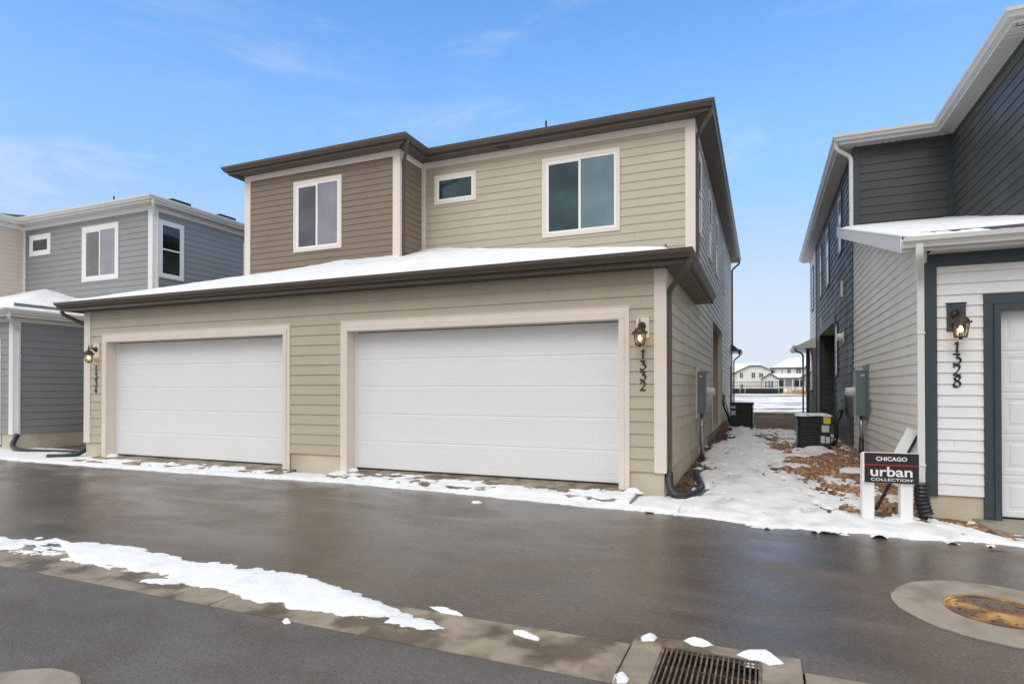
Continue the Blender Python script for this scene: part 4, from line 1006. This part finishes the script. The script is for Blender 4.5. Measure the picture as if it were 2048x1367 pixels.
# ------------------------------------------------------------------ drain hoses
def hose(pts, r, label, ribs=False):
    mb = MB(); P = bez(pts, 10)
    if ribs:
        Q = []; L = 0; rad = []
        for i in range(len(P)-1):
            for k in range(3): Q.append(P[i].lerp(P[i+1], k/3)); rad.append(r*(1.06 if len(Q) % 2 else .94))
        mb.tube(Q, r, 14, radii=rad)
    else: mb.tube(P, r, 14)
    return tag(mb.build('drain_hose', M_black, smooth=not ribs), label, 'drain hose', 'black downspout drain hoses')
hose([(.055, .07, .40), (.06, .03, .30), (.10, -.06, .16), (.20, -.10, .085), (.33, .02, .075), (.43, .30, .09), (.45, .65, .11), (.40, .95, .15), (.33, 1.15, .22), (.31, 1.25, .27)], .058, 'curled black drain hose at the foundation corner right of number 1332')
hose([(-13.055, .08, .33), (-13.06, .04, .25), (-13.15, -.06, .14), (-13.4, -.22, .08), (-13.75, -.36, .07)], .058, 'short black drain hose at the left corner of the beige duplex')
hose([(-16.195, .33, .46), (-16.19, .26, .34), (-16.08, .16, .18), (-15.7, .12, .09), (-15.1, .22, .075), (-14.2, .42, .07), (-13.4, .6, .06)], .058, 'long black drain hose lying in snow at the corner of the blue grey house')
mb = MB(); Pz = [(3.135, -.07, .06+.40-i*.0235) for i in range(18)]
mb.tube([(p[0]+.06*max(0, (i-6)/18)**2*2, p[1]-.02*max(0, (i-8)/10), p[2]) for i, p in enumerate(Pz)], .08, 16, radii=[.088 if i % 2 else .074 for i in range(18)])
tag(mb.build('drain_hose', M_black), 'upright ribbed black hose on the white downspout below number 1328', 'drain hose', 'black downspout drain hoses')

# ------------------------------------------------------------------ air conditioners
def ac_unit(x, y, z, s, h, label, side):
    root = thing('air_conditioner', (x, y, z), label, 'air conditioner', 'dark louvred condenser units in the alley')
    def ring(r, rc, zz, n=5):
        out = []
        for cx, cy, a0 in ((1, 1, 0), (-1, 1, 90), (-1, -1, 180), (1, -1, 270)):
            for k in range(n+1):
                a = R(a0+90*k/n); out.append((cx*(r-rc)+rc*math.cos(a), cy*(r-rc)+rc*math.sin(a), zz))
        return out
    hs = s/2
    def loft(mb, rings):
        k = len(rings[0]); o = len(mb.v)
        for r_ in rings: mb.v += r_
        for i in range(len(rings)-1):
            for j in range(k): mb.f.append((o+i*k+j, o+i*k+(j+1) % k, o+(i+1)*k+(j+1) % k, o+(i+1)*k+j))
        mb.f.append(tuple(o+j for j in range(k-1, -1, -1))); mb.f.append(tuple(o+(len(rings)-1)*k+j for j in range(k)))
    mb = MB(); mb.box(-hs-.06, hs+.06, -hs-.06, hs+.06, -.08, .0); mb.build('pad', M_black, root, bevel=.01)
    mb = MB(); nl = 12; rings = [ring(hs-.015, .09, 0.0), ring(hs-.015, .09, .03)]
    for i in range(nl):
        a = .03+(h-.10)*i/nl; st = (h-.10)/nl
        rings += [ring(hs-.045, .08, a+.004), ring(hs-.045, .08, a+st*.45), ring(hs, .09, a+st*.5), ring(hs-.004, .09, a+st*.62), ring(hs-.045, .08, a+st*.98)]
    loft(mb, rings); mb.build('louvred_body', M_ac, root)
    mb = MB(); loft(mb, [ring(hs+.006, .09, h-.068), ring(hs+.008, .09, h-.02), ring(hs-.02, .08, h)]); mb.build('lid', M_ac, root)
    mb = MB(); fx0, fx1 = (hs-.23, hs-.02) if side > 0 else (-hs+.02, -hs+.24)
    mb.box(fx0, fx1, -hs-.006, -hs+.06, .02, h-.07); pn = mb.build('service_panel', M_ac, root, bevel=.006)
    labs = [(.06, .60, .15, .17, M_label_y), (.02, .40, .16, .16, M_label_w), (-.0, .14, .09, .17, M_label_w), (.11, .14, .08, .15, M_label_w)] if side > 0 else [(.03, .60, .14, .08, M_label_w), (.03, .38, .13, .15, M_label_w)]
    for (dx, z0, w_, h_, m_) in labs:
        mb = MB(); a = fx0+dx if side > 0 else fx0+dx; a = min(a, fx1-w_+.02)
        mb.box(a, a+w_, -hs-.0085, -hs-.005, z0*h/.8, z0*h/.8+h_); mb.build('sticker', m_, pn)
    return root
ac_unit(2.45, 7.45, .19, .74, .80, 'dark condenser with a yellow sticker beside the white house', 1)
ac_unit(.66, 13.35, .33, .76, .82, 'far dark condenser beside the beige duplex', -1)
snow_field('snow', 2.05, 2.85, 7.05, 7.85, .03, lambda X, Y: .36-np.maximum(np.abs(X-2.45), np.abs(Y-7.45))+.05*fbm(X*4, Y*4, 3, 4), lambda X, Y: X*0+.99, .03, .05, 'thin snow on the lid of the condenser with the yellow sticker')
snow_field('snow', 2.1, 2.9, 6.5, 7.08, .025, lambda X, Y: .30-np.hypot((X-2.5), (Y-7.05)*1.0)+.05*fbm(X*5, Y*5, 3, 4), lambda X, Y: .17+.0*X, .12, .12, 'snow heap against the condenser with the yellow sticker')
def cable(name, pts, r, m, label, cat, parent=None):
    mb = MB(); mb.tube(bez(pts, 8), r, 8); o = mb.build(name, m, parent, smooth=True)
    return tag(o, label, cat)
# disconnect boxes and line sets
def disconnect(x, y, z, sx, label, hosepts):
    root = thing('disconnect_box', (x, y, z), label, 'electrical box')
    mb = MB(); mb.box(*sorted((0, sx*.11)), -.08, .08, 0, .26); mb.box(*sorted((0, sx*.125)), -.09, .09, .24, .27); mb.build('cover', M_elbox, root, bevel=.006)
    mb = MB(); mb.box(*sorted((0, sx*.04)), -.05, .05, -.12, .36); mb.build('backing', M_elbox, root)
    mb = MB(); mb.tube(bez([(p[0]-x, p[1]-y, p[2]-z) for p in hosepts], 8), .032, 10); mb.build('line_set', M_rubber, root, smooth=True)
    mb = MB(); mb.tube(bez([(p[0]-x+.05*sx, p[1]-y+.04, p[2]-z) for p in [hosepts[0]]+hosepts[2:]], 8), .014, 8); mb.build('whip', M_rubber, root, smooth=True)
disconnect(3.205, 8.0, 1.1, -1, 'small grey electrical box with black hoses on the slate wall', [(3.14, 8.0, 1.1), (3.1, 7.95, .92), (3.02, 7.85, .8), (3.0, 7.7, .5), (2.95, 7.6, .3), (2.8, 7.5, .26)])
disconnect(.015, 13.0, 1.15, 1, 'small grey electrical box with black hoses on the beige wall', [(.08, 13.0, 1.15), (.1, 13.0, .95), (.18, 13.1, .75), (.25, 13.1, .5), (.3, 13.2, .42), (.36, 13.3, .4)])

# electric meters
def meter(x, y, sx, label, y2, sleeve):
    root = thing('electric_meter', (x, y, 0), label, 'electric meter', 'electric meter cabinets on the alley walls')
    mb = MB(); mb.box(*sorted((sx*.014, sx*.04)), -.10, .5, 1.0, 2.08); mb.build('backing_board', M_cream if sx > 0 else M_elbox, root)
    mb = MB(); mb.box(*sorted((sx*.04, sx*.215)), 0, .36, 1.09, 1.98); mb.box(*sorted((sx*.04, sx*.225)), -.006, .366, 1.95, 1.985); cab = mb.build('cabinet', M_elbox, root, bevel=.006)
    mb = MB(); mb.box(*sorted((sx*.215, sx*.228)), .015, .345, 1.11, 1.94); mb.build('cover', M_steel, cab, bevel=.004)
    mb = MB(); mb.lathe((sx*.228, .18, 1.56), [(.095, 0), (.095, sx*.05), (.085, sx*.06), (.083, sx*.14), (.06, sx*.16)], 20, ax=0); mb.build('meter_dial', M_label_w, root, smooth=False)
    mb = MB(); mb.tube([(sx*.12, .12, 1.09), (sx*.12, .12, .62 if sleeve else .18)], .036, 12); mb.build('conduit', M_steel, root, smooth=True)
    mb = MB(); mb.tube([(sx*.12, .12, .64 if sleeve else .22), (sx*.12, .12, .0)], .045, 12); mb.build('conduit_sleeve', M_black, root, smooth=True)
    mb = MB(); mb.tube(bez([(sx*.19, .05, 1.12), (sx*.2, .03, .95), (sx*.08, .1, .7), (sx*.16, .12, .5), (sx*.12, .2, .42)], 8), .006, 6); mb.build('wire', M_blue, root)
    mb = MB(); mb.tube(bez([(sx*.1, .3, 1.1), (sx*.12, .35, .85), (sx*.05, .5, .7), (sx*.02, .7, .5), (sx*.03, .75, .3)], 8), .007, 6); mb.build('wire', M_rubber, root)
    mb = MB(); mb.box(*sorted((sx*.08, sx*.14)), -.0075, -.005, 1.86, 1.9); mb.build('sticker', M_label_w, cab)
meter(0, 4.35, 1, 'grey electric meter cabinet with silver conduit on the beige wall', 0, False)
meter(3.22, 4.45, -1, 'grey electric meter cabinet with black sleeved conduit on the pale wall', 0, True)
mb = MB(); mb.box(3.175, 3.205, 4.15, 4.25, 1.15, 1.42); tag(mb.build('wall_bracket', M_elbox, bevel=.004), 'small grey bracket beside the meter on the pale wall', 'bracket')
# utility box lid half buried in rocks
mb = MB(); mb.box(2.72, 3.1, 3.3, 3.75, .04, .15); tag(mb.build('valve_box', mat('green lid', s2l(120, 134, 122), rough=.6), bevel=.01), 'green valve box lid half covered by snow among the rocks', 'valve box')
snow_field('snow', 2.6, 3.15, 3.2, 3.8, .025, lambda X, Y: .24-np.hypot((X-2.85), (Y-3.5))+.04*fbm(X*6, Y*6, 9, 4), lambda X, Y: X*0+.149, .04, .05, 'snow mound on the green valve box lid')

# ------------------------------------------------------------------ signs
def text(root, body, x, z, width, height, m, bold=0.0, name='lettering', y=-.006, spacing=1.0, shear=0):
    cu = bpy.data.curves.new(name, 'FONT'); cu.body = body; cu.extrude = .0012; cu.offset = bold; cu.space_character = spacing; cu.resolution_u = 6
    ob = bpy.data.objects.new('tmp', cu); COL.objects.link(ob)
    dg = bpy.context.evaluated_depsgraph_get(); me = bpy.data.meshes.new_from_object(ob.evaluated_get(dg)); bpy.data.objects.remove(ob)
    co = np.array([v.co[:] for v in me.vertices]); mn, mx = co.min(0), co.max(0)
    for v in me.vertices:
        a = (v.co.x-mn[0])/(mx[0]-mn[0]); b = (v.co.y-mn[1])/(mx[1]-mn[1])
        v.co = Vector((x+a*width, y-v.co.z, z+b*height))
    me.materials.clear(); me.materials.append(m)
    o = bpy.data.objects.new(name, me); COL.objects.link(o); o.parent = root; return o
root = thing('yard_sign', (2.45, -.48, -.02), 'small black and white sign reading Chicago urban collection on two white posts', 'sign', rz=R(3))
mb = MB(); mb.box(-.005, .125, .03, .16, 0, .84); mb.build('post', M_sign_w, root, bevel=.006)
mb = MB(); mb.box(.40, .53, .03, .16, 0, .84); mb.build('post', M_sign_w, root, bevel=.006)
mb = MB(); mb.box(-.012, .585, -.004, .0295, .50, .868); pnl = mb.build('sign_panel', M_sign_w, root, bevel=.002)
mb = MB(); mb.box(.012, .582, -.0062, -.003, .502, .862); mb.build('sign_face', M_sign_k, root)
mb = MB(); mb.box(.012, .582, -.0082, -.0063, .712, .723); mb.build('stripe', M_sign_r, root)
text(root, 'CHICAGO', .135, .768, .325, .050, M_sign_w, .028, y=-.0075)
text(root, 'urban', .075, .580, .44, .118, M_sign_w, .018, y=-.0075)
text(root, 'COLLECTION', .08, .526, .43, .034, M_sign_w, .012, spacing=1.05, y=-.0075)
text(root, 'TM', .512, .546, .018, .008, M_sign_w, 0, y=-.0075)
# leaning signboard with its dark stake
root = thing('leaning_sign', (2.74, .15, .0), 'white signboard on a black stake leaning against the white downspout', 'sign')
dv = Vector((.46, .02, 1.0)).normalized(); sv = Vector((1.0, .0, -.46)).normalized(); nv = Vector((0, -1, 0))
o0 = Vector((-.09, 0, -.02)); 
mb = MB(); mb.obox(o0-sv*.018, sv*.036, dv*1.18, nv*-.03); mb.build('stake', M_black, root, bevel=.003)
b0 = o0+dv*.58
mb = MB(); mb.obox(b0-sv*.13+nv*.004, sv*.125, dv*.62, nv*.02); mb.build('board', M_sign_w, root, bevel=.003)
mb = MB(); mb.obox(b0+sv*.02+nv*-.03-dv*.12, sv*.24, dv*.62, nv*.02); mb.build('board', M_sign_w, root, bevel=.003)
mb = MB(); mb.obox(b0-sv*.004+nv*.03, sv*.026, dv*.60, nv*.012); mb.build('hinge_bar', M_black, root)

# ------------------------------------------------------------------ far houses, fence, stakes
def far_window(root, w, u0, u1, z0, z1, split=True):
    mb = MB(); w.box(mb, u0-.08, u1+.08, 0, .06, z0-.08, z1+.08); win = mb.build('window', M_white, root)
    m = (u0+u1)/2
    mb = MB(); w.box(mb, u0, m-.03, .06, .07, z0, z1); w.box(mb, m+.03, u1, .06, .07, z0, z1); mb.build('pane', M_gl_far, win)
g0 = .5
root = thing('stucco_house', (-1.0, 140, g0), 'cream stucco house with snowy gable roof far beyond the field on the left', 'house', 'pale two storey houses beyond the field')
fw = Wall((0, 0, 0), (1, 0, 0), (0, -1, 0))
mb = MB(); mb.box(-3.2, 4.6, 0, 11.5, 0, 5.15)
mb.prism([(-3.2, 5.15), (4.6, 5.15), (1.9, 6.42), (-.4, 6.42)], 1, 0, 1.5)
mb.box(-14, -3.2, 1.5, 12, 0, 4.9); mb.build('wall', M_stucco, root)
mb = MB(); mb.add([(-3.5, -.4, 5.05), (-.4, -.4, 6.5), (1.9, -.4, 6.5), (5.0, -.4, 5.05), (-3.5, 12, 5.05), (-.4, 5, 7.4), (1.9, 5, 7.4), (5, 12, 5.05)], [(0, 1, 5, 4), (1, 2, 6, 5), (2, 3, 7, 6)])
mb.add([(-14, 1.2, 4.9), (-3.4, 1.2, 4.9), (-1, 6, 7.2), (-14, 6, 7.2)], [(0, 1, 2, 3)]); mb.build('roof', M_snow, root)
mb = MB()
for a, b in (((-3.5, 5.05), (-.4, 6.5)), ((-.4, 6.5), (1.9, 6.5)), ((1.9, 6.5), (5.0, 5.05))):
    mb.add([(a[0], -.45, a[1]-.22), (b[0], -.45, b[1]-.22), (b[0], -.45, b[1]), (a[0], -.45, a[1]), (a[0], -.05, a[1]-.22), (b[0], -.05, b[1]-.22), (b[0], -.05, b[1]), (a[0], -.05, a[1])], [(0, 1, 2, 3), (7, 6, 5, 4), (0, 4, 5, 1), (1, 5, 6, 2), (2, 6, 7, 3), (3, 7, 4, 0)])
mb.box(-14, -3.3, 1.0, 1.2, 4.68, 4.9); mb.build('fascia', M_darktrim, root)
for (a, b, c, d) in ((-2.55, -1.85, 3.6, 4.85), (.0, .75, 3.6, 4.85), (1.6, 2.5, 3.7, 4.7), (2.55, 3.25, 1.35, 2.3), (-2.4, -1.8, 1.2, 2.2)): far_window(root, fw, a, b, c, d)

root = thing('stucco_house', (3.9, 138.5, g0), 'cream stucco house with covered deck and white railing beyond the field', 'house', 'pale two storey houses beyond the field')
mb = MB(); mb.box(-.75, 12, 1.5, 14, 0, 6.0); mb.box(-2.6, .6, -.6, 3, 0, 3.5); mb.prism([(-2.6, 3.5), (.6, 3.5), (-1.0, 4.55)], 1, -.6, 3); mb.build('wall', M_stucco2, root)
mb = MB(); mb.box(6.5, 14, .0, 14, 0, 7.2); mb.build('wall', M_stucco, root)
mb = MB(); mb.add([(-1.0, 1.2, 5.9), (6.6, 1.2, 5.9), (9.2, 5, 8.3), (3.2, 6, 8.25), (-1.0, 12, 5.9)], [(0, 1, 2, 3), (0, 3, 4)]); mb.add([(6.2, -.3, 6.2), (14, -.3, 9.6), (14, 8, 9.6), (9.2, 5, 8.3), (6.2, 4, 6.2)], [(0, 1, 2, 3, 4)])
mb.add([(-2.95, -.9, 3.3), (-1.0, -.9, 4.65), (-1.0, 3, 4.65), (-2.95, 3, 3.3)], [(0, 1, 2, 3)]); mb.add([(-1.0, -.9, 4.65), (.7, -.9, 3.55), (5.0, -.9, 3.55), (6.6, 1.4, 4.6), (-1, 1.6, 4.65)], [(0, 1, 2, 3, 4)]); mb.build('roof', M_snow, root)
mb = MB()
for a, b, y in (((-2.95, 3.3), (-1, 4.65), -.95), ((-1, 4.65), (.7, 3.55), -.95), ((.7, 3.55), (5.0, 3.55), -.95), ((-1.0, 5.9), (6.6, 5.9), 1.1), ((6.2, 6.2), (14, 9.6), -.4)):
    mb.add([(a[0], y, a[1]-.24), (b[0], y, b[1]-.24), (b[0], y, b[1]+.02), (a[0], y, a[1]+.02), (a[0], y+.3, a[1]-.24), (b[0], y+.3, b[1]-.24), (b[0], y+.3, b[1]), (a[0], y+.3, a[1])], [(0, 1, 2, 3), (7, 6, 5, 4), (0, 4, 5, 1), (1, 5, 6, 2), (2, 6, 7, 3), (3, 7, 4, 0)])
mb.add([(5.0, -.95, 3.3), (6.6, 1.3, 4.4), (6.6, 1.3, 4.62), (5.0, -.95, 3.57)], [(0, 1, 2, 3)]); mb.build('fascia', M_darktrim, root)
w0 = Wall((0, 1.5, 0), (1, 0, 0), (0, -1, 0)); w1 = Wall((0, -.6, 0), (1, 0, 0), (0, -1, 0))
for (a, b, c, d) in ((1.35, 1.65, 4.6, 5.4), (2.6, 3.3, 4.5, 5.6), (4.4, 5.4, 4.5, 5.7)): far_window(root, w0, a, b, c, d)
for a in (-2.0, -1.4, -.8): far_window(root, w1, a, a+.42, 1.35, 2.9)
mb = MB(); mb.box(.75, 1.65, 1.44, 1.5, .9, 3.0); mb.box(4.1, 5.6, 1.44, 1.5, 1.6, 3.0); mb.build('patio_door', M_gl_green, root)
mb = MB()
for x in (.75, 2.0, 3.6, 5.0): mb.box(x-.07, x+.07, -.8, -.66, 0, 3.5)
mb.build('deck_post', M_white, root)
mb = MB(); mb.box(.7, 6.2, -.8, 1.5, .4, .7); mb.build('deck', M_conc_dry, root)
mb = MB(); mb.box(.8, 6.2, -.8, -.74, 1.45, 1.55); mb.box(.8, 6.2, -.8, -.74, .75, .83)
for i in range(34): mb.box(.85+i*.16, .9+i*.16, -.79, -.75, .83, 1.45)
mb.build('railing', M_white, root)
mb = MB(); mb.obox((-1.6, -1.0, .1), (2.4, 0, -.0), (0, .1, 0), (0, 0, .9)); mb.build('stair_rail', M_white, root)

root = thing('screen_fence', (5.4, 130, .5), 'low black fabric screen fence across the far field', 'fence')
mb = MB(); mb.box(-40, 0, 0, .05, -.1, 1.15)
mb.build('screen', M_screen, root)
rng = random.Random(4)
for i in range(14):
    mb = MB(); x = -28+i*2.15; mb.box(x-.04, x+.04, -.06, -.01, 0, 1.4); mb.build('post', M_darktrim, root)
root = thing('picket_fence', (5.5, 134, .5), 'white privacy fence behind the dry grass', 'fence')
mb = MB(); mb.box(0, 30, 0, .06, -.1, 1.2); mb.build('panel', M_white, root)
for x in (2.3, 4.4, 6.6, 9): 
    mb = MB(); mb.box(x-.05, x+.05, -.08, 0, 0, 1.75); mb.build('post', M_darktrim, root)
root = thing('lattice_fence', (-9, 133, .5), 'dark railing fence behind the black screen', 'fence')
mb = MB(); 
for x in np.arange(0, 13.5, .35): mb.box(x-.025, x+.025, 0, .05, 0, 2.6)
mb.box(0, 13.5, 0, .05, 2.5, 2.6); mb.box(0, 13.5, -.01, .04, 1.7, 1.8); mb.build('railing', M_darktrim, root)
# dry grass
mb = MB(); rng = random.Random(11)
for i in range(900):
    x = rng.gauss(8.2, 1.5); y = 128+rng.uniform(-1.5, 1.5); h = rng.uniform(.4, 1.25)*math.exp(-((x-8.2)/3)**2); dx = rng.uniform(-.35, .35)
    mb.add([(x-.05, y, .5), (x+.05, y, .5), (x+dx, y, .5+h)], [(0, 1, 2)])
tag(mb.build('dry_grass', M_straw), 'tan dry grass clump in front of the far white fence', 'grass', None, 'stuff')
# survey stakes with ribbons
st = [(-2.8, 118, M_green, 'lath stake with a green ribbon nearest the beige duplex in the far field'), (-1.9, 119, M_green, 'plain tan lath stake with a green ribbon second from the beige duplex'), (4.2, 117, M_green, 'tall lath stake with a bright green ribbon at the middle of the far field'), (5.9, 118, M_green, 'lath stake with a small green ribbon right of the tall one'), (6.3, 116, M_pink, 'lath stake with a pink ribbon in the far field')]
for (x, y, m_, lb) in st:
    root = thing('survey_stake', (x, y, .5), lb, 'survey stake', 'survey stakes in the snowy field')
    mb = MB(); mb.box(-.04, .04, -.02, .02, 0, 1.0); mb.build('lath', M_lath, root)
    mb = MB(); mb.box(-.1, .1, -.03, .03, .75, 1.2); mb.build('ribbon', m_, root)

# ------------------------------------------------------------------ world, sun, camera
w = bpy.data.worlds.new('World'); scene.world = w; w.use_nodes = True
N = w.node_tree.nodes; L = w.node_tree.links
bg = N['Background']
sky = N.new('ShaderNodeTexSky'); sky.sky_type = 'NISHITA'; sky.sun_disc = False
SKY_SAT, SKY_VAL, BEHIND = 1.2, .95, (1.75, 1.74, 1.72)
SUN_EL, SUN_AZ = R(46), R(186)     # azimuth measured clockwise from +Y
sky.sun_elevation = SUN_EL; sky.sun_rotation = SUN_AZ; sky.air_density = 1.0; sky.dust_density = .6; sky.ozone_density = 1.6; sky.altitude = 1300
tc = N.new('ShaderNodeTexCoord')
sep = N.new('ShaderNodeSeparateXYZ'); L.new(tc.outputs['Generated'], sep.inputs[0])
mp = N.new('ShaderNodeMapping'); mp.inputs['Scale'].default_value = (1.6, 1.6, 6.0); mp.inputs['Rotation'].default_value = (0, R(14), 0); L.new(tc.outputs['Generated'], mp.inputs[0])
nz = N.new('ShaderNodeTexNoise'); nz.inputs['Scale'].default_value = 2.3; nz.inputs['Detail'].default_value = 9; nz.inputs['Roughness'].default_value = .6; nz.inputs['Distortion'].default_value = .4; L.new(mp.outputs[0], nz.inputs['Vector'])
def mr(src, a, b, c, d, smooth=True):
    n = N.new('ShaderNodeMapRange'); n.interpolation_type = 'SMOOTHSTEP' if smooth else 'LINEAR'
    for i, v in enumerate((a, b, c, d)): n.inputs[i+1].default_value = v
    L.new(src, n.inputs[0]); return n.outputs[0]
def math2(op, a, b):
    n = N.new('ShaderNodeMath'); n.operation = op; n.use_clamp = True
    for i, v in enumerate((a, b)):
        if isinstance(v, (int, float)): n.inputs[i].default_value = v
        else: L.new(v, n.inputs[i])
    return n.outputs[0]
hz = mr(sep.outputs['Z'], .04, .33, 1, 0)                         # pale bank of cloud low over the horizon
wisps = math2('MULTIPLY', mr(nz.outputs[0], .50, .78, 0, .6), mr(sep.outputs['Z'], .1, .5, 1.2, .5))
behind = mr(sep.outputs['Y'], .25, -.35, 0, 1)                     # overcast on the southern half
hs = N.new('ShaderNodeHueSaturation'); hs.inputs['Saturation'].default_value = SKY_SAT; hs.inputs['Value'].default_value = SKY_VAL; L.new(sky.outputs[0], hs.inputs['Color'])
def mixc(f, a, c):
    mx = N.new('ShaderNodeMix'); mx.data_type = 'RGBA'; L.new(f, mx.inputs[0]); L.new(a, mx.inputs[6]); mx.inputs[7].default_value = (*c, 1); return mx.outputs[2]
tint = N.new('ShaderNodeMix'); tint.data_type = 'RGBA'; tint.blend_type = 'MULTIPLY'; tint.inputs[0].default_value = 1
L.new(hs.outputs[0], tint.inputs[6]); tint.inputs[7].default_value = (1.03, 1.11, 1.12, 1)
c = mixc(mr(sep.outputs['Z'], .12, .62, .85, 0), tint.outputs[2], (1.2, 1.78, 2.85))
c = mixc(math2('MAXIMUM', hz, wisps), c, (2.35, 2.6, 2.95))
over = mr(sep.outputs['Z'], .58, .80, 0, 1)                        # bright cloud overhead, out of view, added to light alley walls and ground
c = mixc(over, c, (4.0, 3.95, 3.9))
ax = N.new('ShaderNodeMath'); ax.operation = 'ABSOLUTE'; L.new(sep.outputs['X'], ax.inputs[0])
bc = N.new('ShaderNodeMix'); bc.data_type = 'RGBA'; L.new(mr(ax.outputs[0], .35, .85, 0, 1), bc.inputs[0]); bc.inputs[6].default_value = (*BEHIND, 1); bc.inputs[7].default_value = (5.0, 4.9, 4.75, 1)   # unseen sky brightened to both sides, added to lift the side walls
mx = N.new('ShaderNodeMix'); mx.data_type = 'RGBA'; L.new(math2('MULTIPLY', behind, math2('SUBTRACT', 1.0, over)), mx.inputs[0]); L.new(c, mx.inputs[6]); L.new(bc.outputs[2], mx.inputs[7]); c = mx.outputs[2]
L.new(c, bg.inputs['Color']); bg.inputs['Strength'].default_value = .15

sl = bpy.data.lights.new('sun', 'SUN'); sl.energy = .6; sl.angle = R(35); sl.color = (1, .95, .88)
so = bpy.data.objects.new('sun', sl); COL.objects.link(so)
dirv = Vector((math.sin(SUN_AZ)*math.cos(SUN_EL), math.cos(SUN_AZ)*math.cos(SUN_EL), math.sin(SUN_EL)))
so.rotation_euler = dirv.to_track_quat('Z', 'Y').to_euler(); so.location = dirv*60

cam = bpy.data.cameras.new('camera'); co = bpy.data.objects.new('camera', cam); COL.objects.link(co)
cam.sensor_width = 36; cam.lens = 36*1197.7/2048; cam.shift_y = (767.15-683.5)/2048; cam.clip_end = 8000; cam.clip_start = .05
co.location = (1.317, -8.9, 1.62); co.rotation_euler = (R(90+.463), 0, R(22.7))
scene.camera = co
scene.view_settings.view_transform = 'Standard'; scene.view_settings.look = 'None'; scene.view_settings.exposure = 1.05; scene.view_settings.gamma = 1.0
scene.render.engine = 'CYCLES'
scene.cycles.max_bounces = 14; scene.cycles.diffuse_bounces = 8
